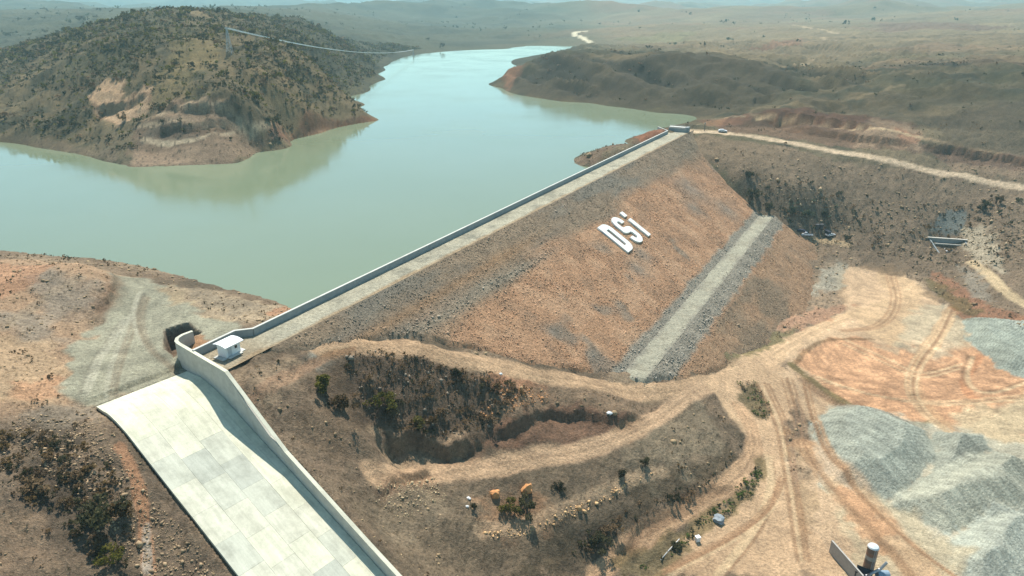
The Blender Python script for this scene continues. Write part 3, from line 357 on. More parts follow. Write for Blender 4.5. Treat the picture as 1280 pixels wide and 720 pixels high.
def hbase(x, y):
    x = np.asarray(x, float); y = np.asarray(y, float)
    X, Y = warp(x.ravel(), y.ravel()); out = np.empty_like(X); n = len(RX)
    for i in range(0, len(X), 20000):
        a = X[i:i + 20000, None] - RX; b = Y[i:i + 20000, None] - RY
        out[i:i + 20000] = np.sqrt(a * a + b * b + 0.012 ** 2) @ RW[:n] + RW[n] + RW[n + 1] * X[i:i + 20000] + RW[n + 2] * Y[i:i + 20000]
    return out.reshape(x.shape)
def in_poly(x, y, P):
    r = np.zeros(x.shape, bool); n = len(P)
    for i in range(n):
        x0, y0 = P[i]; x1, y1 = P[(i + 1) % n]
        if y0 == y1: continue
        k = ((y0 > y) != (y1 > y)) & (x < (x1 - x0) * (y - y0) / (y1 - y0) + x0); r ^= k
    return r
def seg_dist(x, y, P, closed=False):
    """distance to a polyline, arc length of the foot point and side (+1 = left of travel)"""
    best = np.full(x.shape, 1e9); arc = np.zeros(x.shape); side = np.zeros(x.shape); L = 0
    m = len(P) if closed else len(P) - 1
    for i in range(m):
        a = P[i]; b = P[(i + 1) % len(P)]; dx, dy = b[0] - a[0], b[1] - a[1]; l2 = dx * dx + dy * dy + 1e-9
        t = np.clip(((x - a[0]) * dx + (y - a[1]) * dy) / l2, 0, 1)
        ex = x - a[0] - t * dx; ey = y - a[1] - t * dy; d = np.sqrt(ex * ex + ey * ey); k = d < best
        best = np.where(k, d, best); arc = np.where(k, L + t * math.sqrt(l2), arc); side = np.where(k, np.sign(dx * ey - dy * ex), side); L += math.sqrt(l2)
    return best, arc, side, L
def sdf_poly(x, y, P):
    d = seg_dist(x, y, P, True)[0]; return np.where(in_poly(x, y, P), d, -d)
def smooth_line(P, k=2):
    P = [tuple(p) for p in P]
    for _ in range(k):
        Q = [P[0]]
        for a, b in zip(P[:-1], P[1:]):
            Q += [(a[0] * .75 + b[0] * .25, a[1] * .75 + b[1] * .25), (a[0] * .25 + b[0] * .75, a[1] * .25 + b[1] * .75)]
        P = Q + [P[-1]]
    return P

# ---------------------------------------------------------------- helpers
def lin(c): c = c / 255.0; return np.where(c <= .04045, c / 12.92, ((c + .055) / 1.055) ** 2.4)
GAIN = np.array([.85, .84, .79])
def alb(r, g, b):
    c = lin(np.array([r, g, b], float)) * GAIN; return c * (.42 / (c.mean() + .02)) ** .13
def tag(o, label=None, cat=None, group=None, kind=None):
    for k, v in (('label', label), ('category', cat), ('group', group), ('kind', kind)):
        if v: o[k] = v
    return o
def empty(name, loc=(0, 0, 0), rz=0):
    o = bpy.data.objects.new(name, None); col.objects.link(o); o.location = loc; o.rotation_euler = (0, 0, rz); o.empty_display_size = .5; return o
def link(name, me, parent=None):
    o = bpy.data.objects.new(name, me); col.objects.link(o)
    if parent: o.parent = parent
    return o
class MB:
    """collects faces; build() links them as one mesh object"""
    def __init__(s): s.v = []; s.f = []
    def add(s, vs, fs):
        k = len(s.v); s.v += [tuple(map(float, v)) for v in vs]; s.f += [tuple(i + k for i in f) for f in fs]; return s
    def box(s, c, d, rz=0, top=1.0):
        x, y, z = d[0] / 2, d[1] / 2, d[2] / 2; ca, sa = math.cos(rz), math.sin(rz); vs = []
        for sz in (-1, 1):
            k = top if sz > 0 else 1
            for sx, sy in ((-1, -1), (1, -1), (1, 1), (-1, 1)):
                a, b = sx * x * k, sy * y * k; vs.append((c[0] + a * ca - b * sa, c[1] + a * sa + b * ca, c[2] + sz * z))
        return s.add(vs, [(3, 2, 1, 0), (4, 5, 6, 7), (0, 1, 5, 4), (1, 2, 6, 5), (2, 3, 7, 6), (3, 0, 4, 7)])
    def prism(s, poly, z0, z1):
        n = len(poly)
        z0 = [z0] * n if np.isscalar(z0) else z0; z1 = [z1] * n if np.isscalar(z1) else z1
        return s.add([(p[0], p[1], z0[i]) for i, p in enumerate(poly)] + [(p[0], p[1], z1[i]) for i, p in enumerate(poly)],
              [tuple(range(n))[::-1], tuple(range(n, 2 * n))] + [(i, (i + 1) % n, n + (i + 1) % n, n + i) for i in range(n)])
    def tube(s, pts, r, seg=8, cap=True):
        pts = [Vector(p) for p in pts]; rr = [r] * len(pts) if np.isscalar(r) else r; k = len(s.v); n = len(pts)
        for i, p in enumerate(pts):
            d = (pts[min(i + 1, n - 1)] - pts[max(i - 1, 0)]).normalized(); u = d.orthogonal().normalized() if i == 0 else (u - d * u.dot(d)).normalized(); w = d.cross(u)
            for j in range(seg):
                a = 2 * math.pi * j / seg; s.v.append(tuple(p + (u * math.cos(a) + w * math.sin(a)) * rr[i]))
        for i in range(n - 1):
            for j in range(seg): s.f.append((k + i * seg + j, k + i * seg + (j + 1) % seg, k + (i + 1) * seg + (j + 1) % seg, k + (i + 1) * seg + j))
        if cap: s.f.append(tuple(k + j for j in range(seg))[::-1]); s.f.append(tuple(k + (n - 1) * seg + j for j in range(seg)))
        return s
    def build(s, name, m, parent=None, smooth=False, bevel=0):
        me = bpy.data.meshes.new(name); me.from_pydata(s.v, [], s.f); me.update()
        if smooth: me.polygons.foreach_set('use_smooth', [True] * len(me.polygons))
        me.materials.append(m); o = link(name, me, parent)
        if bevel:
            b = o.modifiers.new('bevel', 'BEVEL'); b.width = bevel; b.segments = 2; b.limit_method = 'ANGLE'
        return o
def npmesh(name, V, F, m, cols=None, smooth=False):
    """fast mesh from arrays, F all same length; cols per vertex"""
    me = bpy.data.meshes.new(name); V = np.asarray(V, np.float32); F = np.asarray(F, np.int32); k = F.shape[1]
    me.vertices.add(len(V)); me.vertices.foreach_set('co', V.ravel()); me.loops.add(F.size); me.loops.foreach_set('vertex_index', F.ravel())
    me.polygons.add(len(F)); me.polygons.foreach_set('loop_start', np.arange(0, F.size, k, dtype=np.int32)); me.polygons.foreach_set('loop_total', np.full(len(F), k, np.int32))
    if smooth: me.polygons.foreach_set('use_smooth', np.ones(len(F), bool))
    me.update(calc_edges=True)
    if cols is not None:
        a = me.color_attributes.new('Col', 'FLOAT_COLOR', 'POINT'); a.data.foreach_set('color', np.c_[cols, np.ones(len(cols))].astype(np.float32).ravel())
    me.materials.append(m); return me
# ---------------------------------------------------------------- materials
def newmat(name):
    m = bpy.data.materials.new(name); m.use_nodes = True; n = m.node_tree.nodes; return m, n, m.node_tree.links, n['Principled BSDF']
def noise(n, l, vec, scale, detail=4, rough=.6):
    t = n.new('ShaderNodeTexNoise'); t.inputs['Scale'].default_value = scale; t.inputs['Detail'].default_value = detail; t.inputs['Roughness'].default_value = rough
    l.new(vec, t.inputs['Vector']); return t
def ramp(n, l, fac, a, b, c0=(0, 0, 0, 1), c1=(1, 1, 1, 1)):
    r = n.new('ShaderNodeValToRGB'); r.color_ramp.elements[0].position = a; r.color_ramp.elements[1].position = b
    r.color_ramp.elements[0].color = c0; r.color_ramp.elements[1].color = c1; l.new(fac, r.inputs[0]); return r
def mult(n, l, a, b, f=1.0, mode='MULTIPLY'):
    x = n.new('ShaderNodeMixRGB'); x.blend_type = mode; x.inputs[0].default_value = f
    l.new(a, x.inputs[1]); l.new(b, x.inputs[2]); return x
def soil_material():
    m, n, l, p = newmat('soil'); g = n.new('ShaderNodeNewGeometry'); pos = g.outputs['Position']
    a = n.new('ShaderNodeVertexColor'); a.layer_name = 'Col'
    n1 = noise(n, l, pos, .35, 6, .65); n2 = noise(n, l, pos, 1.6, 5, .7); n3 = noise(n, l, pos, 6.0, 3, .7)
    r1 = ramp(n, l, n1.outputs[0], .25, .75, (.74, .74, .74, 1), (1.26, 1.24, 1.2, 1)); r2 = ramp(n, l, n2.outputs[0], .3, .7, (.58, .57, .56, 1), (1.40, 1.40, 1.38, 1))
    r3 = ramp(n, l, n3.outputs[0], .3, .7, (.6, .6, .6, 1), (1.38, 1.38, 1.38, 1))
    x = mult(n, l, a.outputs[0], r1.outputs[0]); x = mult(n, l, x.outputs[0], r2.outputs[0], .8); x = mult(n, l, x.outputs[0], r3.outputs[0], .7)
    n4 = noise(n, l, pos, .85, 5, .75); r4 = ramp(n, l, n4.outputs[0], .54, .66, (1, 1, 1, 1), (.62, .60, .55, 1)); ga = n.new('ShaderNodeAttribute'); ga.attribute_name = 'grain'
    x4 = mult(n, l, x.outputs[0], r4.outputs[0]); m4 = n.new('ShaderNodeMixRGB'); l.new(ga.outputs['Fac'], m4.inputs[0]); l.new(x.outputs[0], m4.inputs[1]); l.new(x4.outputs[0], m4.inputs[2]); x = m4
    # scattered pale and dark stones
    v = n.new('ShaderNodeTexVoronoi'); v.inputs['Scale'].default_value = 1.1; l.new(pos, v.inputs['Vector'])
    sp = ramp(n, l, v.outputs['Distance'], .10, .22, (1, 1, 1, 1), (0, 0, 0, 1))
    sh = n.new('ShaderNodeSeparateColor'); l.new(v.outputs['Color'], sh.inputs[0])
    gt = n.new('ShaderNodeMath'); gt.operation = 'GREATER_THAN'; gt.inputs[1].default_value = .62; l.new(sh.outputs[0], gt.inputs[0])
    mk = n.new('ShaderNodeMath'); mk.operation = 'MULTIPLY'; l.new(sp.outputs[0], mk.inputs[0]); l.new(gt.outputs[0], mk.inputs[1])
    gr = n.new('ShaderNodeAttribute'); gr.attribute_name = 'grain'; mk2 = n.new('ShaderNodeMath'); mk2.operation = 'MULTIPLY'; l.new(mk.outputs[0], mk2.inputs[0]); l.new(gr.outputs['Fac'], mk2.inputs[1])
    tone = ramp(n, l, sh.outputs[1], .2, .8, (.55, .53, .5, 1), (1.7, 1.66, 1.6, 1)); st = mult(n, l, x.outputs[0], tone.outputs[0])
    mx = n.new('ShaderNodeMixRGB'); l.new(mk2.outputs[0], mx.inputs[0]); l.new(x.outputs[0], mx.inputs[1]); l.new(st.outputs[0], mx.inputs[2])
    l.new(mx.outputs[0], p.inputs['Base Color']); p.inputs['Roughness'].default_value = .95; p.inputs['Specular IOR Level'].default_value = .15
    ad = n.new('ShaderNodeMath'); ad.operation = 'MULTIPLY_ADD'; ad.inputs[1].default_value = .35; l.new(n3.outputs[0], ad.inputs[0]); l.new(n2.outputs[0], ad.inputs[2])
    b = n.new('ShaderNodeBump'); b.inputs['Strength'].default_value = .9; b.inputs['Distance'].default_value = .6; l.new(ad.outputs[0], b.inputs['Height']); l.new(b.outputs[0], p.inputs['Normal'])
    return m
def attr_material(name, rough=.9, var=.25, scale=2.0, rand=0.0):
    m, n, l, p = newmat(name); g = n.new('ShaderNodeNewGeometry'); a = n.new('ShaderNodeVertexColor'); a.layer_name = 'Col'
    t = noise(n, l, g.outputs['Position'], scale, 4); r = ramp(n, l, t.outputs[0], .3, .7, (1 - var,) * 3 + (1,), (1 + var,) * 3 + (1,))
    x = mult(n, l, a.outputs[0], r.outputs[0])
    if rand:
        oi = n.new('ShaderNodeObjectInfo'); rr = ramp(n, l, oi.outputs['Random'], 0, 1, (1 - rand, 1 - rand, 1 - rand, 1), (1 + rand, 1 + rand * .9, 1 + rand * .5, 1)); x = mult(n, l, x.outputs[0], rr.outputs[0])
    l.new(x.outputs[0], p.inputs['Base Color']); p.inputs['Roughness'].default_value = rough; p.inputs['Specular IOR Level'].default_value = .2
    return m
def plain(name, rgb, rough=.8, var=.15, scale=1.5, bump=.15, metal=0, scale2=None, dirt=None):
    m, n, l, p = newmat(name); g = n.new('ShaderNodeNewGeometry'); t = noise(n, l, g.outputs['Position'], scale, 6, .65)
    c = [float(q) for q in rgb]
    r = ramp(n, l, t.outputs[0], .3, .72, tuple(q * (1 - var) for q in c) + (1,), tuple(min(1, q * (1 + var)) for q in c) + (1,)); x = r
    if dirt is not None:
        t2 = noise(n, l, g.outputs['Position'], scale2 or .25, 7, .7); k = ramp(n, l, t2.outputs[0], .52, .72)
        mx = n.new('ShaderNodeMixRGB'); l.new(k.outputs[0], mx.inputs[0]); l.new(r.outputs[0], mx.inputs[1]); mx.inputs[2].default_value = tuple(float(q) for q in dirt) + (1,); x = mx
    l.new(x.outputs[0], p.inputs['Base Color']); p.inputs['Roughness'].default_value = rough; p.inputs['Metallic'].default_value = metal
    if bump:
        b = n.new('ShaderNodeBump'); b.inputs['Strength'].default_value = bump; b.inputs['Distance'].default_value = .1; l.new(t.outputs[0], b.inputs['Height']); l.new(b.outputs[0], p.inputs['Normal'])
    return m
def leafy(m, k=.45):
    n = m.node_tree.nodes; l = m.node_tree.links; p = n['Principled BSDF']; src = p.inputs['Base Color'].links[0].from_socket
    t = n.new('ShaderNodeBsdfTranslucent'); mx = n.new('ShaderNodeMixShader'); mx.inputs[0].default_value = k; l.new(src, t.inputs['Color']); l.new(p.outputs[0], mx.inputs[1]); l.new(t.outputs[0], mx.inputs[2])
    out = [q for q in n if q.type == 'OUTPUT_MATERIAL'][0]; l.new(mx.outputs[0], out.inputs['Surface']); return m
SOIL = soil_material(); ROCK = attr_material('rock', .9, .25, 3.0); LEAF = attr_material('leaf', .8, .35, 1.2, .28); SCRUB = attr_material('scrub', .85, .3, .4); leafy(LEAF); leafy(SCRUB)
def slab_mat(name, rgb, dark):
    m, n, l, p = newmat(name); g = n.new('ShaderNodeNewGeometry'); mp = n.new('ShaderNodeMapping'); mp.inputs['Rotation'].default_value = (0, 0, -math.atan2(-.636, .772)); l.new(g.outputs['Position'], mp.inputs['Vector'])
    m2 = n.new('ShaderNodeMapping'); m2.inputs['Scale'].default_value = (.10, 1.3, .3); l.new(mp.outputs[0], m2.inputs['Vector'])
    s1 = noise(n, l, m2.outputs[0], 1.0, 6, .7); s2 = noise(n, l, g.outputs['Position'], .22, 7, .72); s3 = noise(n, l, g.outputs['Position'], 2.2, 6, .75)
    c0 = n.new('ShaderNodeRGB'); c0.outputs[0].default_value = (*rgb, 1)
    k1 = ramp(n, l, s1.outputs[0], .35, .75, (1.04, 1.04, 1.03, 1), (.76, .76, .73, 1)); k2 = ramp(n, l, s2.outputs[0], .44, .66, (1.02, 1.02, 1.0, 1), (dark, dark, dark * .97, 1)); k3 = ramp(n, l, s3.outputs[0], .3, .75, (1.05, 1.05, 1.05, 1), (.88, .87, .85, 1))
    x = mult(n, l, c0.outputs[0], k1.outputs[0]); x = mult(n, l, x.outputs[0], k2.outputs[0]); x = mult(n, l, x.outputs[0], k3.outputs[0], .8); l.new(x.outputs[0], p.inputs['Base Color']); p.inputs['Roughness'].default_value = .85
    bm = n.new('ShaderNodeBump'); bm.inputs['Strength'].default_value = .12; bm.inputs['Distance'].default_value = .05; l.new(s3.outputs[0], bm.inputs['Height']); l.new(bm.outputs[0], p.inputs['Normal']); return m
CONC = plain('concrete', (.56, .54, .47), .85, .10, .6, .1, dirt=(.40, .38, .33), scale2=.2)
CONC_W = plain('wall_concrete', (.52, .48, .40), .85, .12, .8, .1, dirt=(.40, .36, .29), scale2=.35)
CONC_D = plain('grey_concrete', (.27, .29, .28), .85, .15, .8, .1)
SLAB = [slab_mat('slab_concrete_%s' % k, c, q) for k, c, q in (('bright', (.69, .66, .51), .78), ('plain', (.65, .62, .49), .74), ('dull', (.57, .56, .455), .72), ('grey', (.49, .49, .41), .76), ('weir', (.70, .67, .51), .74))]
WHITE = plain('white_paint', (.80, .80, .76), .6, .05, 2, .03); STEEL = plain('steel', (.45, .46, .46), .45, .1, 2, 0, .6); DARK = plain('dark_metal', (.04, .04, .045), .6, .2, 2, .05)
LETTER = plain('letter_paint', (.78, .78, .72), .7, .06, 1.0, .1, dirt=(.60, .58, .50), scale2=.5); GLASS = plain('dark_glass', (.02, .025, .03), .12, .1, 2, 0); BLACKR = plain('rubber', (.02, .02, .02), .9, .1, 2, 0); WIRE = plain('aluminium_wire', (.75, .76, .74), .35, .05, 2, 0, .3)

# ---------------------------------------------------------------- terrain grid: rows get wider apart with distance
XN = np.linspace(-.86, .86, 880)
q1 = np.arange(math.log(85), math.log(400), .0036); q2 = np.arange(q1[-1] + .005, math.log(9040), .0068)
YY = np.exp(np.r_[q1, q2]) - 40
GX = XN[None, :] * (YY[:, None] + 40); GY = np.repeat(YY[:, None], len(XN), 1)
x = GX.ravel(); y = GY.ravel(); z = hbase(x, y); T_, N_ = to_tn(x, y); C_, E_ = to_ce(x, y)
near = 1 - sstep(250, 380, y)
# --- base colours by area
nA = fbm(x, y, 14, 4, 3); nB = fbm(x, y, 3, 3, 9); nC = fbm(x, y, 70, 4, 21); nD = fbm(x, y, 320, 4, 33)
def mixc(base, c, k): return base + (np.asarray(c)[None, :] - base) * k[:, None]
K = np.repeat(alb(122, 100, 77)[None, :], len(x), 0)
K = mixc(K, alb(150, 126, 98), sstep(-.1, .8, nA)); K = mixc(K, alb(92, 78, 60), sstep(.1, .9, -nA))
hill = sstep(225, 300, y - np.maximum(0, x) * .28)
hc = np.repeat(alb(108, 95, 70)[None, :], len(x), 0)
hc = mixc(hc, alb(88, 82, 58), sstep(-.2, .6, nC)); hc = mixc(hc, alb(118, 102, 74), sstep(.0, .8, -nC)); hc = mixc(hc, alb(68, 66, 48), sstep(.0, .7, nA) * .8)
far = sstep(800, 1500, y)
hc = mixc(hc, alb(104, 97, 74), far); hc = mixc(hc, alb(78, 80, 58), far * sstep(-.1, .5, nD)); hc = mixc(hc, alb(120, 98, 74), far * sstep(.15, .6, -nD))
lf = sstep(560, 900, y) * (1 - sstep(-100, 350, x)); hc = mixc(hc, alb(70, 70, 52), lf * .9); hc = mixc(hc, alb(50, 52, 38), lf * sstep(-.1, .6, nC) * .7)
wx = x + 30 * fbm(x, y, 150, 2, 301); wy = y + 30 * fbm(x, y, 150, 2, 303); cu_ = np.floor((wx * .9 + wy * .43) / 95.0); cv_ = np.floor((wy * .9 - wx * .43) / 60.0); ph = np.abs(np.sin(cu_ * 12.9898 + cv_ * 78.233) * 43758.5453) % 1.0
fm = sstep(560, 800, y) * sstep(0, 200, x - .08 * y); hc = mixc(hc, alb(128, 108, 82), fm * .6); hc = hc * (1 + fm * ((ph - .5) * .42))[:, None]; hc = mixc(hc, alb(112, 82, 64), fm * (ph > .86) * .5)
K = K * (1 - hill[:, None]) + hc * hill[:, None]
flat = np.zeros(len(x)); cls = np.zeros(len(x), np.int32); grain = np.ones(len(x)) * (0.85 * near + .15)
CLS = ['ground', 'wooded_hill', 'headland', 'hill', 'far_hills']
cls[y > 300] = 3; cls[(x < -20) & (y > 230)] = 1
cls[in_poly(x, y, [(-30, 590), (100, 424), (118, 436), (330, 500), (420, 760), (300, 1010), (60, 1010), (-40, 800)])] = 2
cls[y > 1000] = 4; cls[(N_ > 0) & (x > 40) & (z < 4) & (y < 400) & (cls == 3)] = 0
def bsel(P, pad):
    a = np.array(P); return np.nonzero((x > a[:, 0].min() - pad) & (x < a[:, 0].max() + pad) & (y > a[:, 1].min() - pad) & (y < a[:, 1].max() + pad))[0]
road_d = np.full(len(x), 99.0)
for kind, P, rgb, w, s, c, fl in PAINT:
    if kind == 'line': P = smooth_line(P, 2)
    pad = w * 3 + 3; i = bsel(P, pad)
    if len(i) == 0: continue
    xs, ys = x[i], y[i]; dist = np.sqrt(xs * xs + ys * ys).mean(); en = fbm(xs, ys, max(2.2 * w, 1.5), 4, 5 + int(w * 10))
    if kind == 'line':
        d, arc, sd, L = seg_dist(xs, ys, P); dd = d + en * w * .24; soft = max(w * .2, dist * .0016)
        k = 1 - sstep(w - soft, w + soft, dd)
    else:
        d = sdf_poly(xs, ys, P); dd = d + en * w * 1.3; k = sstep(-w * .6, w * .6, dd)
    cc = alb(*rgb)[None, :] * (1 + .10 * nB[i] + .12 * nA[i])[:, None]
    if kind == 'line' and c in ('dirt_road', 'access_road'):
        rut = np.exp(-((d - w * .38) / (w * .17)) ** 2); cc = cc * (1 + .10 * rut - .14 * np.exp(-(d / (w * .16)) ** 2) - .10 * sstep(w * .7, w, d))[:, None]
        cc = cc * (1 + .09 * np.sin((d * sd + en * .5) * 2 * math.pi / max(.9, w * .36)))[:, None]
        road_d[i] = np.minimum(road_d[i], d)
    K[i] = K[i] * (1 - k[:, None] * s) + cc * (k * s)[:, None]
    if fl: flat[i] = np.maximum(flat[i], k); grain[i] *= (1 - .8 * k)
    if c:
        if c not in CLS: CLS.append(c)
        cls[i[k > .5]] = CLS.index(c)
# --- relief on top of the smooth survey surface
rough_near = (fbm(x, y, 9, 5, 41, .55) * .6 - np.abs(fbm(x, y, 5, 3, 45)) * .35 + fbm(x, y, 2.0, 3, 43) * .24) * (1 - .9 * flat)
g70 = fbm(x, y, 75, 5, 51, .55); g25 = fbm(x, y, 26, 4, 57, .55)
rough_hill = (-np.abs(g70) * 7 + 2.4 - np.abs(g25) * 3.4 + 1.1 + fbm(x, y, 7, 3, 61) * .5) * (1 - .8 * flat)
hz_col = sstep(300, 380, y - np.maximum(0, x) * .1)
spur = (-np.abs(fbm(x + .45 * y, y * .22, 30, 3, 65)) * 11 + 3.4) * sstep(1.5, 8, z) * (1 - sstep(17, 25, z)) * (cls == 2) * (1 - flat)
gully = sstep(.28, .75, np.abs(fbm(x + .45 * y, y * .22, 30, 3, 65))) * (cls == 2) * sstep(2, 6, z); K = mixc(K, alb(56, 52, 38), gully * .8)
gully = sstep(.25, .8, np.abs(g70)) * (cls == 1) * (1 - sstep(.13, .18, K[:, 0])); K = mixc(K, alb(62, 60, 44), gully * .6)
fs = np.interp(x, [0, 34, 81, 140, 190, 240, 302, 338, 600], [1e4, 645, 635, 600, 560, 540, 510, 500, 470]); field = sstep(0, 30, y - fs + 12 * nC) * (1 - sstep(1300, 2400, y)) * sstep(20, 160, x - .03 * y)
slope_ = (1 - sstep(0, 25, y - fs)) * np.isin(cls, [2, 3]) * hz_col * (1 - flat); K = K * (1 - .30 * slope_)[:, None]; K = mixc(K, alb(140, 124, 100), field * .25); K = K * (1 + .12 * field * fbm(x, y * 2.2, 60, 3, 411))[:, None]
rv = np.random.default_rng(55).uniform(0, 1, len(x)); hl = np.isin(cls, [1, 2, 3]) * (1 - flat)
mot = 1 + hl * (.12 * fbm(x, y, 7, 3, 401) + .14 * fbm(x, y, 22, 3, 403)) - hl * .12; K = K * mot[:, None]; spk = (cls == 1) * hl * (rv < .10 + .10 * nC); K = mixc(K, alb(46, 44, 32), spk * .7)
spk = (1 - hl) * (1 - flat) * (y < 400) * (rv < .05 + .05 * nA); K = mixc(K, alb(64, 54, 40), spk * .6)
rough_far = (fbm(x, y, 520, 5, 71, .5) * 26 - np.abs(fbm(x, y, 230, 4, 73)) * 12) * (1 + .9 * sstep(2800, 5000, y)) + (24 - np.abs(fbm(x, y, 900, 4, 79)) * 88) * sstep(1300, 2800, y)
hz = sstep(270, 380, y - np.maximum(0, x) * .25); ff = sstep(1050, 2600, y)
shore = sstep(.2, 6.0, np.abs(z)) 
z = z + rough_near * (1 - hz) * np.where(z < -1.5, 1, np.where(N_ < -5, .6, 1)) + (rough_hill * .95 + spur) * hz * (1 - ff) * shore + rough_far * ff
# tyre tracks and raked lines
sp = CLS.index('spoil_area'); k = cls == sp
trk = np.abs(np.sin((np.sqrt((x - PTS['mach'][0] - 6) ** 2 + (y - PTS['mach'][1] - 2) ** 2) + nA * .8) * 1.5)); K[k] *= (1 + .16 * (trk[k] - .5) + .14 * np.clip(nB[k], -1, 1))[:, None]
vf = np.isin(cls, [CLS.index(q) for q in ('spoil_area', 'valley_floor', 'gravel_yard')]); a = R(-38) + .5 * fbm(x, y, 60, 2, 91)
s_ = fbm((x * np.cos(a) + y * np.sin(a)) * .12, (-x * np.sin(a) + y * np.cos(a)), 1.3, 3, 93); K[vf] *= (1 + np.where(cls == sp, .26, .12) * s_)[vf][:, None]
# scarps, pits, stock piles
for kind, P, hgt, dec in OPS:
    if kind == 'scarp':
        P = smooth_line(P, 2); i = bsel(P, dec * 3); xs, ys = x[i], y[i]; d, arc, sd, L = seg_dist(xs, ys, P)
        taper = sstep(0, .15 * L, arc) * (1 - sstep(.85 * L, L, arc)); jag = fbm(xs, ys, 4, 4, 77) * 1.0
        sg = -d * sd + jag; w0 = .35 + .0012 * ys.mean()
        up_ = sstep(-w0, w0, sg); z[i] += hgt * taper * (.85 + .25 * nB[i]) * (up_ * .6 * np.exp(-np.maximum(0, sg) / (dec * 2)) - (1 - up_) * .4 * np.exp(-np.maximum(0, -sg) / dec))
        band = taper * np.exp(-((sg + .3) / (1.0 + .004 * ys)) ** 2); K[i] = K[i] * (1 - .5 * band[:, None]) + (alb(116, 82, 58)[None, :] * .5) * band[:, None]
    elif kind == 'pit':
        i = bsel(P, 8); d = sdf_poly(x[i], y[i], P) + nB[i] * .3; z[i] -= hgt * sstep(-.3, .5, d); K[i] = mixc(K[i], alb(112, 84, 62), sstep(-.8, .2, d) * .9); flat[i] *= 1 - sstep(-.8, .2, d)
        cls[i[d > -.3]] = 0
    elif kind == 'pile':
        i = bsel(P, 12); d = sdf_poly(x[i], y[i], P) + fbm(x[i], y[i], 9, 3, 81) * .7
        rp = np.clip(d / (hgt * 1.55), 0, 1); top = hgt * rp + np.clip(d - hgt * 1.55, 0, 12) * .10 + rp * .35 * fbm(x[i], y[i], 14, 2, 83)
        a = R(24 + 9 * (len(P) % 3)); u_ = x[i] * math.cos(a) + y[i] * math.sin(a) + fbm(x[i], y[i], 24, 2, 85) * 1.8
        st = np.sin(u_ * 2 * math.pi / 1.45); top += st * .14 * sstep(.5, 2.5, d)
        z[i] += top; ln = st * .07 + np.sin(u_ * 2 * math.pi / 3.7) * .06 + np.sin(u_ * 2 * math.pi / .83) * .04
        K[i] *= (1 + 1.7 * ln * sstep(0, 2, d) + .10 * nA[i] * sstep(0, 2, d))[:, None]
# keep the ground below the dam crest, the chute and its wall
m_ = (T_ > -16) & (T_ < 262) & (N_ > -6) & (N_ < NE + .5); z[m_] = np.minimum(z[m_], ZC - np.where(T_[m_] > 3, .45, .06))
m_ = (T_ > 20) & (T_ < 185) & (N_ > -16) & (N_ <= -4); z[m_] = np.minimum(z[m_], ZC - .3 + (N_[m_] + 4.6) / 2.2)
m_ = (C_ > -.35) & (C_ < 16.75) & (E_ > -.2) & (E_ < 70); z[m_] = np.minimum(z[m_], chute_z(E_[m_]) - .7)
m_ = (C_ <= -.35) & (C_ > -2) & (E_ > -.2) & (E_ < 70); z[m_] = np.minimum(z[m_], chute_z(E_[m_]) - .22)
m_ = (C_ > -1) & (C_ < 16.5) & (E_ > -2.6) & (E_ <= -.2); z[m_] = np.minimum(z[m_], .84)
m_ = (C_ >= 16.75) & (C_ < 19) & (E_ > -4) & (E_ < 70); z[m_] = np.minimum(z[m_], wall_z(E_[m_]) - .5)
lum_ = K @ np.array([.3, .59, .11]); ds = (.24 * (1 - .6 * flat) * (1 - hz))[:, None]; K = (K * (1 - ds) + lum_[:, None] * np.array([1.04, 1.0, .93]) * ds) * (1 + .10 * (1 - flat) * (1 - hz))[:, None]
Z = z.reshape(GX.shape)
def ground(px, py):
    """height of the finished terrain"""
    px = np.asarray(px, float); py = np.asarray(py, float); fj = (px / (py + 40) - XN[0]) / (XN[1] - XN[0]); fi = np.interp(py, YY, np.arange(len(YY)))
    i = np.clip(fi.astype(int), 0, len(YY) - 2); j = np.clip(fj.astype(int), 0, len(XN) - 2); a = fi - i; b = np.clip(fj - j, 0, 1)
    return (Z[i, j] * (1 - b) + Z[i, j + 1] * b) * (1 - a) + (Z[i + 1, j] * (1 - b) + Z[i + 1, j + 1] * b) * a
def g1(p): return (p[0], p[1], float(ground(np.array([p[0]]), np.array([p[1]]))[0]))
# split the sheet into its named pieces; the shared vertex normals keep the shading seamless
nr, nc = GX.shape
idx = np.arange(nr * nc).reshape(nr, nc); quads = np.stack([idx[:-1, :-1], idx[:-1, 1:], idx[1:, 1:], idx[1:, :-1]], -1).reshape(-1, 4)
P3 = np.stack([GX, GY, Z], -1); du = np.gradient(P3, axis=1); dv = np.gradient(P3, axis=0); NR = np.cross(du, dv); NR /= np.linalg.norm(NR, axis=-1, keepdims=True); NR = NR.reshape(-1, 3); P3 = P3.reshape(-1, 3)
qc = cls[quads[:, 0]]
PILE_LABEL = {'gravel_pile': 'large raked grey gravel pile beside the orange earth pad', 'gravel_pile.001': 'darker brownish grey gravel pile joined to the large raked pile', 'gravel_pile.002': 'long grey gravel pile with steep near side at the right edge',
    'gravel_pile.003': 'pale grey gravel pile at the bottom right corner', 'gravel_pile.004': 'grey gravel pile under the right slope beyond the orange earth'}
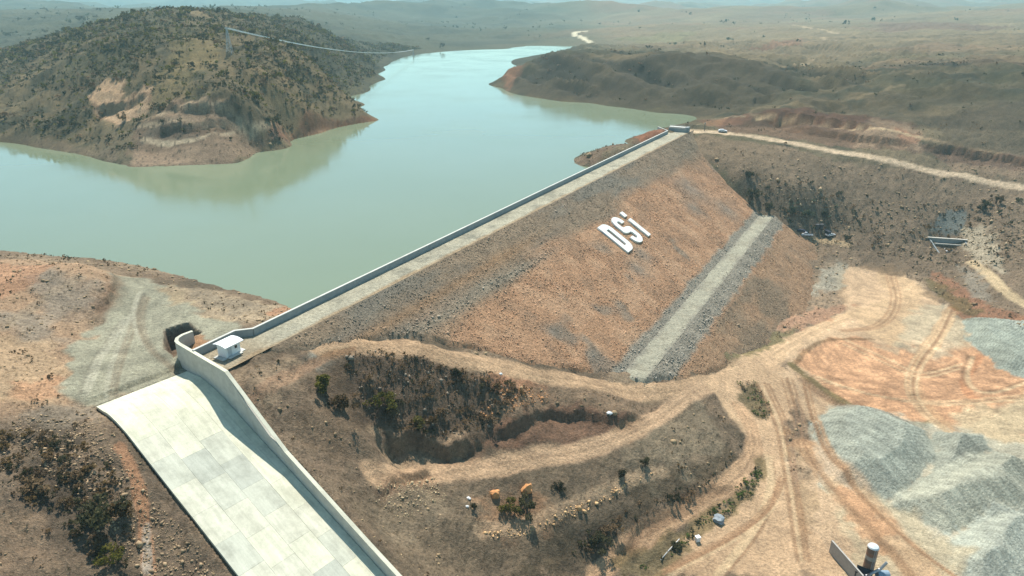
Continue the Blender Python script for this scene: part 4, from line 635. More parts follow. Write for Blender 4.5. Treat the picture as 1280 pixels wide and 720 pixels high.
for ci, cname in enumerate(CLS):
    F = quads[qc == ci]
    if len(F) == 0: continue
    used = np.unique(F); mp = np.full(nr * nc, -1, np.int32); mp[used] = np.arange(len(used))
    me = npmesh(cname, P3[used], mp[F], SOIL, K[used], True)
    at = me.attributes.new('grain', 'FLOAT', 'POINT'); at.data.foreach_set('value', grain[used].astype(np.float32))
    me.normals_split_custom_set_from_vertices(NR[used].astype(np.float32))
    o = link(cname, me)
    if cname.startswith('gravel_pile'): tag(o, PILE_LABEL[cname], 'gravel pile', 'gravel stockpiles on the valley floor')
    else: tag(o, {'ground': 'brown earth slopes around the dam', 'wooded_hill': 'scrub covered hill on the far bank with quarried foot', 'headland': 'bare brown headland with gullies reaching into the lake', 'hill': 'brown hillside above the red cut bank and access road',
        'far_hills': 'hazy far hills on the horizon', 'dirt_road': 'pale dirt tracks winding below the dam', 'access_road': 'pale access road running along the right slope from the dam crest', 'gravel_yard': 'grey gravel yard beside the spillway', 'valley_floor': 'pale bulldozed valley floor', 'spoil_area': 'orange earth pad with tyre tracks', 'far_road': 'pale far road at the end of the lake'}.get(cname), None, None, 'structure')
# ---------------------------------------------------------------- water
m, n, l, p = newmat('water'); g = n.new('ShaderNodeNewGeometry')
t = noise(n, l, g.outputs['Position'], .012, 3); r = ramp(n, l, t.outputs[0], .3, .7, (.175, .21, .125, 1), (.19, .225, .14, 1)); l.new(r.outputs[0], p.inputs['Base Color'])
p.inputs['Roughness'].default_value = .09; p.inputs['IOR'].default_value = 1.33
wr = noise(n, l, g.outputs['Position'], .018, 4); rr_ = ramp(n, l, wr.outputs[0], .35, .7, (.06, .06, .06, 1), (.17, .17, .17, 1)); l.new(rr_.outputs[0], p.inputs['Roughness'])
t2 = noise(n, l, g.outputs['Position'], .5, 3); b = n.new('ShaderNodeBump'); b.inputs['Strength'].default_value = .05; b.inputs['Distance'].default_value = .05; l.new(t2.outputs[0], b.inputs['Height']); l.new(b.outputs[0], p.inputs['Normal'])
w0 = dam_xy(15, -6.5); w1 = dam_xy(275, -6.5); w2 = dam_xy(420, -6.5)
wv = [(w0[0], w0[1], 0), (w1[0], w1[1], 0), (w2[0], w2[1], 0), (420, 1180, 0), (-900, 1180, 0), (-900, w0[1], 0)]
tag(MB().add(wv, [tuple(range(6))]).build('water', m), 'still turbid green reservoir water', None, None, 'structure')
# ---------------------------------------------------------------- the dam
dam = empty('embankment_dam', (*dam_xy(128, 0), ZC)); tag(dam, 'rockfill embankment dam with orange stone face, gravel berm and crest road', 'dam')
DAM_INV = Matrix.Translation(-Vector(dam.location))
def face_color(t, n):
    """rockfill colours laid down in lifts along the crest"""
    X, Y = t, n
    a = fbm(X, Y * 2.2, 22, 4, 101); b = fbm(X, Y, 6, 3, 103); e = fbm(X * .35, Y * 2.0, 12, 3, 107)
    c = np.repeat(alb(184, 144, 114)[None], len(t), 0)
    c = mixc(c, alb(194, 156, 126), sstep(0, .8, b)); c = mixc(c, alb(166, 132, 106), sstep(.05, .8, -b))
    grey = (1 - sstep(11, 17.5, n + 3.0 * e + 1.5 * a - 2.5 * sstep(60, 20, t)))
    c = mixc(c, alb(140, 124, 106), grey * .9); c = mixc(c, alb(126, 120, 110), grey * sstep(0, .7, e) * .8)
    strip = np.exp(-((n - 13.6 - .02 * t - 1.0 * a) / 1.7) ** 2) * (1 - sstep(75, 110, t)) * sstep(15, 30, t); c = mixc(c, alb(146, 138, 124), strip * .6)
    band = np.exp(-((n - 10.2) / 1.6) ** 2) * (1 - sstep(70, 110, t)); c = mixc(c, alb(164, 126, 92), band * .6)
    blot = sstep(.45, .8, fbm(X, Y, 13, 3, 111)) * sstep(16, 24, n) * .8; c = mixc(c, alb(140, 126, 112), blot)
    for bt, bn, br in ((62, 31, 2.6), (66, 41, 2.2), (118, 33, 4), (128, 31, 4), (205, 24, 8), (212, 38, 6), (190, 30, 5)):
        c = mixc(c, alb(134, 126, 116), np.exp(-((t - bt) ** 2 + (n - bn) ** 2 * 1.4) / br ** 2) * .7)
    c = mixc(c, alb(150, 145, 134), sstep(45.2, 46.6, n + .6 * b) * (1 - sstep(58.5, 60, n + 1.2 * b)) * .9)
    low = sstep(59, 61, n + b); c = mixc(c, alb(162, 132, 106), low * .8); c = mixc(c, alb(132, 116, 98), low * sstep(0, .7, a) * .8)
    rt_ = sstep(205, 245, t) * (1 - sstep(12, 26, n)); c = mixc(c, alb(124, 110, 92), rt_ * .7)
    return c
DAM_EDGE = [(-6, -5.0), (-2, 3.4), (5.9, 6.4), (12, 8.9), (21, 11.6), (30.3, 16.2), (37.7, 22.8), (43.6, 29.9), (53.4, 37.6), (66, 46.7), (68, 54), (76.8, 58), (83, 62), (108, 69), (148, 78), (198, 82), (222, 86), (262, 104), (300, 100), (300, -5.0)]   # where the rockfill meets natural ground (t, n)
def dam_sheet(name, ts, ns, zfun, cfun, amp, seed, label=None, clip=False):
    Tm, Nm = np.meshgrid(ts, ns); 
    if clip:
        tmin = np.array([min(t for t in np.linspace(-20, 5, 400) if to_ce(*dam_xy(t, nn))[0] > 16.75) for nn in ns]); s = (Tm - ts[0]) / (ts[-1] - ts[0]); Tm = tmin[:, None] + s * (ts[-1] - tmin[:, None])
    tf, nf = Tm.ravel(), Nm.ravel()
    zz = zfun(tf, nf) + (fbm(tf, nf, 5, 3, seed) * .6 + fbm(tf, nf, 1.6, 2, seed + 3) * .4) * amp * (sstep(NE, NE + 2.5, nf) if name == 'upper_face' else 1)
    if name.endswith('face') and name != 'upstream_face' or name == 'berm':
        gz = ground(DA[0] + DD[0] * tf + DN[0] * nf, DA[1] + DD[1] * tf + DN[1] * nf); k = sstep(-1.2, .5, sdf_poly(tf, nf, DAM_EDGE) + fbm(tf, nf, 3, 3, 159) * .8); zz = np.where(k < 1, np.minimum(zz, (gz - .6) * (1 - k) + zz * k), zz)
    V = np.c_[DA[0] + DD[0] * tf + DN[0] * nf - dam.location.x, DA[1] + DD[1] * tf + DN[1] * nf - dam.location.y, zz - dam.location.z]
    r, c = Tm.shape; I = np.arange(r * c).reshape(r, c); F = np.stack([I[:-1, :-1], I[1:, :-1], I[1:, 1:], I[:-1, 1:]], -1).reshape(-1, 4)
    me = npmesh(name, V, F, SOIL, cfun(tf, nf), True); at = me.attributes.new('grain', 'FLOAT', 'POINT'); at.data.foreach_set('value', np.full(len(V), .9 if amp > .1 else .25, np.float32))
    o = link(name, me, dam)
    if label: o['label'] = label
    return o
def crest_col(t, n):
    b = fbm(t, n, 5, 4, 131); c = np.repeat(alb(184, 178, 160)[None], len(t), 0); c = mixc(c, alb(150, 146, 132), sstep(0, .8, b))
    c = mixc(c, alb(168, 142, 112), sstep(2.0, 3.2, n + .5 * b) * .8); c = mixc(c, alb(186, 178, 158), np.exp(-((np.abs(n) - 1.0) / .4) ** 2) * .35); c = mixc(c, alb(160, 138, 112), (1 - sstep(-4, 4, t)) * .5)
    return c
def berm_col(t, n):
    b = fbm(t, n, 5, 4, 137); c = np.repeat(alb(170, 166, 150)[None], len(t), 0); c = mixc(c, alb(160, 154, 138), sstep(0, .8, b)); return mixc(c, alb(146, 141, 130), sstep(1.9, 3.2, np.abs(n - (BERM0 + BERM1) / 2) + 1.1 * b) * .85)
tf_ = np.linspace(-8, 280, 440)
dam_sheet('upstream_face', np.linspace(-6, 275, 90), np.linspace(-34, -4.4, 18), lambda t, n: ZC - .2 + (n + 4.4) / 2.2, lambda t, n: np.repeat(alb(120, 108, 90)[None], len(t), 0), .2, 141)
dam_sheet('crest_road', np.linspace(-12, 268, 500), np.linspace(-5.4, NE, 26), lambda t, n: ZC + .0 * t - .10 * sstep(NE - .9, NE, n), crest_col, .05, 143, 'grey gravel road along the dam crest', True)
dam_sheet('upper_face', tf_, np.linspace(NE, BERM0, 90), lambda t, n: ZC - .08 - (n - NE) / SL + .08 * sstep(NE, NE + 3, n), face_color, .16, 147, 'orange and grey stone face above the berm')
zb = ZC - (BERM0 - NE) / SL
dam_sheet('berm', np.linspace(40, 262, 330), np.linspace(BERM0, BERM1, 12), lambda t, n: zb + 0 * t, berm_col, .08, 151, 'pale gravel berm across the stone face')
dam_sheet('lower_face', np.linspace(50, 262, 330), np.linspace(BERM1, 100, 70), lambda t, n: zb - (n - BERM1) / SL, face_color, .2, 153, 'grey and brown stone face below the berm')
def rocks(name, X, Y, Zz, S, colr, nrm=None, parent=None, seed=0):
    """many small angular stones as one mesh; each stone a squashed, skewed octahedron"""
    rg = np.random.default_rng(seed); N = len(X); base = np.array([(1, 0, 0), (0, 1, 0), (-1, 0, 0), (0, -1, 0), (0, 0, 1), (0, 0, -1)], float)
    V = base[None] * (1 + rg.uniform(-.35, .35, (N, 6, 1))) + rg.uniform(-.25, .25, (N, 6, 3)); V *= np.stack([rg.uniform(.7, 1.3, N), rg.uniform(.6, 1.1, N), rg.uniform(.5, .9, N)], -1)[:, None]
    a = rg.uniform(0, 6.28, N); b = rg.uniform(-.6, .6, N); ca, sa, cb, sb = np.cos(a), np.sin(a), np.cos(b), np.sin(b)
    x1 = V[..., 0] * cb[:, None] + V[..., 2] * sb[:, None]; z1 = -V[..., 0] * sb[:, None] + V[..., 2] * cb[:, None]
    V = np.stack([x1 * ca[:, None] - V[..., 1] * sa[:, None], x1 * sa[:, None] + V[..., 1] * ca[:, None], z1], -1) * S[:, None, None]
    o3 = np.zeros(3) if parent is None else np.array(parent.location)
    V = V + np.stack([X, Y, Zz], -1)[:, None] - o3
    f = np.array([(0, 1, 4), (1, 2, 4), (2, 3, 4), (3, 0, 4), (1, 0, 5), (2, 1, 5), (3, 2, 5), (0, 3, 5)]); F = (f[None] + 6 * np.arange(N)[:, None, None]).reshape(-1, 3)
    cc = np.repeat(colr * rg.uniform(.82, 1.6, (N, 1)), 6, 0)
    me = npmesh(name, V.reshape(-1, 3), F, ROCK, np.clip(cc, 0, .85)); return link(name, me, parent)
# rip-rap over the faces
rg = np.random.default_rng(11); N = 78000
t = rg.uniform(4, 268, N); n = rg.uniform(NE + .3, 92, N)
keep = ~((n > BERM0 + .3 + rg.uniform(-1, 1, N)) & (n < BERM1 - .4 + rg.uniform(-1, 1, N))) | (rg.uniform(0, 1, N) < .03); t, n = t[keep], n[keep]
px, py = DA[0] + DD[0] * t + DN[0] * n, DA[1] + DD[1] * t + DN[1] * n; pz = dam_z(n); keep = (ground(px, py) < pz + .05) & (sdf_poly(t, n, DAM_EDGE) > -.3); t, n, px, py, pz = t[keep], n[keep], px[keep], py[keep], pz[keep]
big = np.exp(-((n - 13.6 - .02 * t) / 1.8) ** 2) * (t < 95) + np.exp(-((n - BERM1 - 3) / 2.5) ** 2) + .5 * np.exp(-((n - BERM0 + 1.5) / 1.5) ** 2)
S = rg.lognormal(-2.0, .38, len(t)) * (1 + .55 * big)
o = rocks('rock_fill', px, py, pz + .04, S, face_color(t, n), None, dam, 12); o['kind'] = 'stuff'
# ---------------------------------------------------------------- crest parapet wall
def ribbon(line, hgt, th, name, m, parent=None, z0=None, cop=0):
    """wall along a plan polyline; line holds (x, y, base z, top z)"""
    L = [Vector((p[0], p[1], 0)) for p in line]; n_ = len(L); V = []; F = []
    for i in range(n_):
        d0 = (L[i] - L[i - 1]).normalized() if i else (L[1] - L[0]).normalized(); d1 = (L[i + 1] - L[i]).normalized() if i < n_ - 1 else d0; tt = (d0 + d1).normalized(); w = Vector((-tt.y, tt.x, 0)) * (th / 2) / max(.5, tt.dot(d0))
        b, tz = line[i][2], line[i][3]
        for q, zz in ((L[i] + w, b), (L[i] - w, b), (L[i] - w, tz), (L[i] + w, tz)): V.append((q.x, q.y, zz))
    for i in range(n_ - 1):
        a = 4 * i
        for j in range(4): F.append((a + j, a + (j + 1) % 4, a + 4 + (j + 1) % 4, a + 4 + j))
    F += [(3, 2, 1, 0), tuple(4 * (n_ - 1) + j for j in range(4))]
    return MB().add(V, F).build(name, m, parent)
par_tn = [(-11.4, -5.5), (-2.0, -5.6), (0.4, -3.3), (60, -3.7), (130, -4.3), (259, -4.7)]
pw = empty('parapet_wall', (*dam_xy(125, -4.4), ZC)); tag(pw, 'long grey concrete parapet wall along the dam crest', 'wall')
def rel(o, e): o.location = -Vector(e.location); return o
def walk(pts, step):
    out = [pts[0]]
    for a, b in zip(pts[:-1], pts[1:]):
        k = max(1, round(math.dist(a, b) / step)); out += [(a[0] + (b[0] - a[0]) * i / k, a[1] + (b[1] - a[1]) * i / k) for i in range(1, k + 1)]
    return out
PW = walk(par_tn, 6.0)
for a, b in zip(PW[:-1], PW[1:]):
    k = math.dist(a, b); g_ = .012 / k; pa = dam_xy(a[0] + (b[0] - a[0]) * g_, a[1] + (b[1] - a[1]) * g_); pb = dam_xy(b[0] - (b[0] - a[0]) * g_, b[1] - (b[1] - a[1]) * g_)
    rel(ribbon([(*pa, ZC - .5, 5.95), (*pb, ZC - .5, 5.95)], 0, .42, 'wall_panel', CONC_D, pw), pw)
rel(ribbon([(*dam_xy(*q), 5.951, 6.07) for q in par_tn], 0, .5, 'coping', CONC, pw), pw)
# far end: the wall turns towards the lake and meets the intake building
re_ = empty('wing_wall', (*dam_xy(262, -8), ZC)); tag(re_, 'short concrete wing wall turning to the lake at the far crest end', 'wall')
rel(ribbon([(*dam_xy(259.3, -4.75), ZC - 2, 6.0), (*dam_xy(268.2, -12.8), ZC - 3, 6.0)], 0, .45, 'wall_panel', CONC, re_), re_)
# ---------------------------------------------------------------- letters lying on the face
nrm = Vector((DN[0] / SL, DN[1] / SL, 1)).normalized(); ax_t = Vector((DD[0], DD[1], 0)); ax_r = nrm.cross(ax_t).normalized()     # ax_r points up the slope
if ax_r.z < 0: ax_r = -ax_r
LEN = 11.0 * math.sqrt(1 + 1 / SL ** 2)
def letter(name, label, t0, w, loops_list):
    """each entry: outer loop plus optional hole, in letter units (x 0..w, y 0..LEN), 0.45 m thick"""
    c = dam_xy(t0, 28.0); base = Vector((c[0], c[1], float(dam_z(28.0)))) + nrm * .10
    e = empty(name, base); tag(e, label, 'letter', 'white letters on the dam face')
    for part, outer, hole in loops_list:
        cu = bpy.data.curves.new(part, 'CURVE'); cu.dimensions = '2D'; cu.fill_mode = 'BOTH'; cu.extrude = .28
        for lp in (outer, hole):
            if not lp: continue
            s = cu.splines.new('POLY'); s.points.add(len(lp) - 1)
            for q, (a, b) in zip(s.points, lp): q.co = (a, b, 0, 1)
            s.use_cyclic_u = True
        tmp = bpy.data.objects.new(part, cu); me = bpy.data.meshes.new_from_object(tmp); bpy.data.objects.remove(tmp)
        me.materials.clear(); me.materials.append(LETTER); o = link(part, me, e)
        o.matrix_local = Matrix(((ax_t.x, ax_r.x, nrm.x, 0), (ax_t.y, ax_r.y, nrm.y, 0), (ax_t.z, ax_r.z, nrm.z, 0), (0, 0, 0, 1))) @ Matrix.Translation((0, 0, .18))
def arc(cx, cy, rx, ry, a0, a1, k=9): return [(cx + rx * math.cos(R(a0 + (a1 - a0) * i / k)), cy + ry * math.sin(R(a0 + (a1 - a0) * i / k))) for i in range(k + 1)]
H = LEN; D_o = [(0, 0)] + arc(3.2, 3.0, 3.2, 3.0, -90, 0) + arc(3.2, H - 3.0, 3.2, 3.0, 0, 90) + [(0, H)]; D_i = [(2.3, 2.6), (2.3, H - 2.6), (4.0, H - 2.6), (4.0, 2.6)]
letter('letter_d', 'white letter D lying on the stone dam face', 121.9, 6.4, [('letter_body', D_o, D_i)])
w = 6.6; S_o = arc(3.3, 3.0, 3.3, 3.0, 180, 360) + arc(3.3, H * .5 - .1, 3.3, 1.35, 0, 90, 5) + [(2.7, H * .5 + 1.3)] + [(2.3, H * .5 + 1.9), (2.3, H - 3.0)] + arc(3.3, H - 3.0, 1.0, .9, 180, 0, 6) + [(4.3, H - 3.6), (w, H - 3.6), (w, H - 3.0)] + \
    arc(3.3, H - 3.0, 3.3, 3.0, 0, 180) + [(0, H * .5 + .4)] + arc(3.3, H * .5 + .1, 3.3, 1.35, 180, 270, 5) + [(3.9, H * .5 - 1.3), (4.3, H * .5 - 1.9), (4.3, 3.0)] + arc(3.3, 3.0, 1.0, .9, 0, -180, 6) + [(2.3, 3.6), (0, 3.6)]
letter('letter_s', 'white letter S between the D and the dotted I', 131.4, 6.6, [('letter_body', S_o, None)])
letter('letter_i', 'white dotted letter I, last of the three on the dam', 141.3, 2.4, [('stem', [(0, 0), (2.3, 0), (2.3, H * .71), (0, H * .71)], None), ('dot', [(0, H * .82), (2.3, H * .82), (2.3, H), (0, H)], None)])
# ---------------------------------------------------------------- spillway chute
ch = empty('spillway_chute', (*ch_xy(8, 0), 0)); tag(ch, 'pale concrete spillway chute with curved weir and slab floor', 'spillway')
def ch_piece(name, c0, c1, e0, e1, m, th=.5, step=None, dz=0):
    es = [e0 + .012] + ([e for e in np.arange(e0 + step, e1 - .05, step)] if step else []) + [e1 - .012]
    V = []; F = []
    for e in es:
        for c in (c0 + .012, c1 - .012):
            q = ch_xy(c, e); zt = float(chute_z(e)) + dz; V += [(q[0], q[1], zt), (q[0], q[1], zt - th)]
    for i in range(len(es) - 1):
        a = 4 * i; F += [(a, a + 2, a + 6, a + 4), (a + 1, a + 5, a + 7, a + 3), (a, a + 4, a + 5, a + 1), (a + 2, a + 3, a + 7, a + 6)]
    k = 4 * (len(es) - 1); F += [(0, 1, 3, 2), (k, k + 2, k + 3, k + 1)]
    o = MB().add(V, F).build(name, m, ch, smooth=False); return rel(o, ch)
rs = random.Random(4)
ch_piece('sill', 0, 8.2, -.3, 2.95, SLAB[4]); ch_piece('sill', 8.2, 16.0, -.3, 2.95, SLAB[0])
CB = [0, 4.0, 8.0, 12.0, 14.6, 16.0]
for k in range(4): ch_piece('weir_block', 4 * k, 4 * k + 4, 2.96, 13.4, SLAB[4] if k != 1 else SLAB[0], .6, .3, rs.uniform(0, .01))
offs = [13.4, 18.2, 24.0, 29.8, 35.6, 41.4, 47.2, 53.0, 58.8, 64.6]
tone = [[1, 0, 0, 0, 0], [2, 3, 2, 0, 0], [1, 2, 3, 0, 1], [1, 1, 2, 0, 0], [2, 0, 1, 1, 0], [1, 1, 0, 2, 1], [2, 0, 3, 0, 0], [1, 2, 0, 2, 0], [1, 1, 1, 1, 1]]
for i in range(9):
    for j in range(5): ch_piece('floor_slab', CB[j], CB[j + 1], offs[i] + (1.6 * (j % 2) if 0 < i < 8 else (1.6 * (j % 2) if i == 8 else 0)), offs[i + 1] + (1.6 * (j % 2)), SLAB[tone[i][j]], .5, None, rs.uniform(0, .012))
# spillway side wall
sw = empty('spillway_wall', (*ch_xy(16.35, 10), 0)); tag(sw, 'beige concrete side wall stepping down along the spillway chute', 'wall')
curve = [(20.6, -5.6), (18.6, -5.5), (17.3, -4.9), (16.55, -3.8), (16.35, -2.6)]
top_l = [(*ch_xy(c, e), .2, 5.75) for c, e in curve] + [(*ch_xy(16.35, 3), -.3, 5.75)]
rel(ribbon(top_l, 0, .55, 'wall_panel', CONC_W, sw), sw)
es = [3.02, 8.6, 14.2, 20, 26, 32, 38, 44, 50, 56, 62, 68]
for a, b in zip(es[:-1], es[1:]):
    b2 = b - .02; rel(ribbon([(*ch_xy(16.35, a), float(chute_z(a)) - 1.2, float(wall_z(a))), (*ch_xy(16.35, b2), float(chute_z(b2)) - 1.2, float(wall_z(b2)))], 0, .55, 'wall_panel', CONC_W, sw), sw)
cop = [(*ch_xy(c, e), 5.753, 5.85) for c, e in curve] + [(*ch_xy(16.35, e), float(wall_z(e)) + .003, float(wall_z(e)) + .10) for e in (3, 14.2, 30, 50, 68)]
rel(ribbon(cop, 0, .66, 'coping', SLAB[1], sw), sw)
# ---------------------------------------------------------------- control hut on the crest
hx = dam_xy(-7.2, -1.0); hr = math.atan2(DD[1], DD[0]); hut = empty('control_hut', (hx[0], hx[1], ZC), hr); tag(hut, 'small white hut with curved roof on the near crest end', 'hut')
MB().box((0, 0, .07), (5.2, 2.5, .16)).build('base_slab', CONC, hut); hw = MB().box((0, 0, 1.25), (3.2, 2.3, 2.2)).build('wall', WHITE, hut, bevel=.03)
rf = MB(); sec = [(-1.75, 2.33), (-1.2, 2.52), (-.5, 2.64), (.2, 2.66), (.9, 2.60), (1.6, 2.42)]; n_ = len(sec)
V = [(s * 2.05, a, zz) for s in (-1, 1) for a, zz in sec] + [(s * 2.05, a, zz + .13) for s in (-1, 1) for a, zz in sec]
F = [(i, i + 1, n_ + i + 1, n_ + i) for i in range(n_ - 1)] + [(2 * n_ + i, 3 * n_ + i, 3 * n_ + i + 1, 2 * n_ + i + 1) for i in range(n_ - 1)] + [(i, 2 * n_ + i, 2 * n_ + i + 1, i + 1) for i in range(n_ - 1)] + [(n_ + i, n_ + i + 1, 3 * n_ + i + 1, 3 * n_ + i) for i in range(n_ - 1)] + [(0, n_, 3 * n_, 2 * n_), (n_ - 1, 3 * n_ - 1, 4 * n_ - 1, 2 * n_ - 1)]
rf.add(V, F).build('roof', WHITE, hut)
MB().box((.65, -1.165, 1.55), (.5, .06, .55)).build('window', GLASS, hut); MB().box((-.75, -1.165, 1.1), (.85, .05, 1.85)).build('door', plain('door_paint', (.5, .52, .52), .5), hut)
MB().box((0, -1.62, .2), (3.0, .7, .12)).build('step', CONC, hut)
# ---------------------------------------------------------------- intake building at the far crest end
ix = dam_xy(268.5, -2.0); ib = empty('intake_building', (ix[0], ix[1], ZC), math.atan2(DN[1], DN[0])); tag(ib, 'grey concrete intake platform with railing at the far end of the crest', 'platform')
MB().box((0, 0, -.6), (9.0, 4.0, 1.5)).build('base_slab', CONC_D, ib); MB().box((0, -2.1, .9), (9.0, .35, 1.9)).build('wall', CONC_D, ib); MB().box((4.3, .2, 1.2), (1.6, 3.4, 2.4)).build('block', CONC_D, ib, bevel=.05)
MB().box((-.8, .6, 2.05), (8.2, 3.2, .22)).build('roof', CONC, ib); 
for sx in (-4.2, -1.5, 1.5): MB().box((sx, 1.9, .95), (.3, .3, 2.0)).build('column', CONC_D, ib)
rl = MB()
for sx in np.linspace(-4.5, 2.8, 8): rl.tube([(sx, -.8, 2.15), (sx, -.8, 3.1)], .05, 6)
for zz in (2.65, 3.1): rl.tube([(-4.5, -.8, zz), (2.8, -.8, zz)], .05, 6)
rl.build('railing', STEEL, ib)
# ---------------------------------------------------------------- post on the access road
p0 = g1(PTS['post']); po = empty('road_post', p0); tag(po, 'thin dark post standing beside the access road at the crest end', 'post')
MB().tube([(0, 0, -.3), (0, 0, 4.2)], [.16, .12], 8).build('pole', DARK, po); MB().box((0, -.05, 3.9), (.7, .08, .6)).build('sign_plate', STEEL, po)
# ---------------------------------------------------------------- vehicles
def car(name, p, rz, body_rgb, label, kind='pickup', group=None):
    m = plain(name + '_paint', body_rgb, .35, .05, 2, 0); e = empty(name, p, rz); tag(e, label, 'car', group)
    if kind == 'pickup': prof = [(-2.5, .45), (-2.5, 1.0), (-.55, 1.02), (-.5, 1.05), (-.1, 1.72), (.95, 1.74), (1.5, 1.12), (2.45, .98), (2.5, .45)]
    elif kind == 'van': prof = [(-2.4, .45), (-2.4, 1.95), (-2.2, 2.05), (1.3, 2.05), (1.95, 1.25), (2.4, 1.0), (2.45, .45)]
    else: prof = [(-2.15, .42), (-2.15, .95), (-1.9, 1.05), (-1.3, 1.42), (.3, 1.46), (1.0, 1.0), (2.05, .85), (2.15, .42)]
    n_ = len(prof); V = []
    for s in (-1, 1):
        for a, zz in prof: V.append((a, s * (.88 if zz < 1.2 else .74), zz))
    MB().add(V, [tuple(range(n_))[::-1] if False else tuple(range(n_)), tuple(range(n_, 2 * n_))[::-1]] + [(i, n_ + i, n_ + (i + 1) % n_, (i + 1) % n_) for i in range(n_)]).build('body', m, e, bevel=.05)
    zt = max(q[1] for q in prof)
    for s in (-1, 1): MB().box((.35 if kind == 'pickup' else -.4, s * .80, zt - .36), (1.1 if kind == 'pickup' else 1.9, .14, .36)).build('window', GLASS, e)
    if kind == 'pickup': MB().box((-1.55, 0, 1.035), (1.6, 1.4, .06)).build('cargo_bed', DARK, e)
    for sx in (-1.45, 1.45):
        for sy in (-1, 1):
            w_ = MB().tube([(sx, sy * .72, .36), (sx, sy * .95, .36)], .36, 14).build('wheel', BLACKR, e); MB().tube([(sx, sy * .90, .36), (sx, sy * .965, .36)], .2, 10).build('rim', STEEL, w_)
    for sy in (-.6, .6): MB().box((prof[-1][0] + .0, sy, .75), (.08, .3, .16)).build('headlight', WHITE, e)
    return e
car('pickup_truck', g1(PTS['car_a']), R(172), (.75, .76, .78), 'white pickup truck parked on the terrace beside the dam foot', 'pickup')
car('parked_car', g1(PTS['car_b']), R(150), (.025, .03, .05), 'dark car parked behind the white pickup truck', 'sedan')
car('parked_van', g1(PTS['car_d']), R(100), (.03, .035, .05), 'dark van parked at the right of the terrace', 'van')
car('parked_car', g1(PTS['car_c']), R(20), (.72, .72, .70), 'pale car beside the dark van on the terrace', 'sedan')
car('road_car', g1(PTS['road_car']), R(-12), (.8, .8, .8), 'white car on the access road near the crest end', 'sedan')
# dark site boxes on the terrace
for k, lab in (('box_a', 'dark site cabinet on the terrace, nearer the pickup truck'), ('box_b', 'dark site cabinet on the terrace, nearer the van')):
    q = g1(PTS[k]); e = empty('site_cabinet', q, R(8)); tag(e, lab, 'cabinet', 'site cabinets'); MB().box((0, 0, 1.1), (1.4, 1.2, 2.2)).build('case', DARK, e, bevel=.04); MB().box((0, 0, 2.25), (1.6, 1.4, .1)).build('roof', DARK, e); MB().box((0, -.62, 1.1), (.9, .04, 1.8)).build('door', plain('cabinet_door', (.08, .07, .06)), e)
# ---------------------------------------------------------------- outlet portal in the right slope
q = g1(PTS['outlet']); ol = empty('outlet_portal', (q[0], q[1], q[2] - 1.0), R(-14)); tag(ol, 'concrete outlet basin with side walls and dark opening in the slope', 'outlet')
MB().box((0, 6.0, 2.2), (15, .6, 4.4)).build('head_wall', CONC_D, ol); MB().box((0, 5.5, 4.55), (15.6, 1.0, .3)).build('coping', CONC_W, ol)
MB().prism([(-6.8, 5.6), (-7.3, 5.6), (-5.2, -4), (-4.7, -4)], -1, [4.2, 4.2, .6, .6]).build('side_wall', CONC_D, ol); MB().prism([(7.3, 5.6), (6.8, 5.6), (6.2, -4), (6.7, -4)], -1, [4.2, 4.2, 1.0, 1.0]).build('side_wall', CONC_D, ol)
MB().box((0, 3.2, 2.6), (13.2, .5, .45)).build('beam', CONC_W, ol); MB().box((0, 5.66, 1.2), (6, .12, 2.6)).build('opening', BLACKR, ol); MB().box((0, 1, -.1), (11.5, 9.4, .5)).build('floor', CONC_D, ol)
for sx in (-1.2, 1.0): MB().tube([(sx, 2.2, .8), (sx, -1.5, .7)], .4, 12).build('pipe', STEEL, ol)
# ---------------------------------------------------------------- silo and bin wall at the bottom edge
q = g1(PTS['silo']); si = empty('cement_silo', q); tag(si, 'banded cement silo with pale cap at the bottom edge', 'silo')
SB = [plain('silo_' + k, c, .5, .2, 1.2, .05) for k, c in (('brown', (.20, .13, .09)), ('pale', (.42, .36, .29)), ('rust', (.30, .15, .09)))]
zz = .3
for k, h in ((0, 2.0), (2, 1.1), (0, .7), (1, .9), (2, .8), (0, 1.1)): MB().tube([(0, 0, zz), (0, 0, zz + h - .01)], 1.0, 24).build('band', SB[k], si, smooth=False); zz += h
MB().tube([(0, 0, zz), (0, 0, zz + .25), (0, 0, zz + .5)], [1.06, .9, .25], 24).build('cap', plain('silo_cap', (.6, .62, .6), .5), si)
for a in range(4): MB().tube([(math.cos(a * 1.57 + .8) * .9, math.sin(a * 1.57 + .8) * .9, -1), (math.cos(a * 1.57 + .8) * .9, math.sin(a * 1.57 + .8) * .9, .6)], .12, 8).build('leg', DARK, si)
ld = MB()
for s in (-.2, .2): ld.tube([(s, -1.1, .2), (s, -1.1, zz)], .04, 6)
for k in range(20): ld.tube([(-.2, -1.1, .4 + k * .33), (.2, -1.1, .4 + k * .33)], .025, 5)
ld.build('ladder', STEEL, si)
a0 = g1(PTS['bin_wall0']); a1 = g1(PTS['bin_wall1']); bw = empty('bin_wall', ((a0[0] + a1[0]) / 2, (a0[1] + a1[1]) / 2, (a0[2] + a1[2]) / 2)); tag(bw, 'grey concrete retaining wall leading to the banded silo', 'wall')
W_ = [(a0[0] + (a1[0] - a0[0]) * s, a0[1] + (a1[1] - a0[1]) * s, -41.5, a0[2] + (a1[2] - a0[2]) * s + 3.0) for s in np.linspace(0, 1.3, 6)]
BINC = plain('bin_concrete', (.40, .37, .32), .9)
for p_, q_ in zip(W_[:-1], W_[1:]): rel(ribbon([p_, (p_[0] + (q_[0] - p_[0]) * .997, p_[1] + (q_[1] - p_[1]) * .997, q_[2], q_[3])], 0, .32, 'wall_panel', BINC, bw), bw)
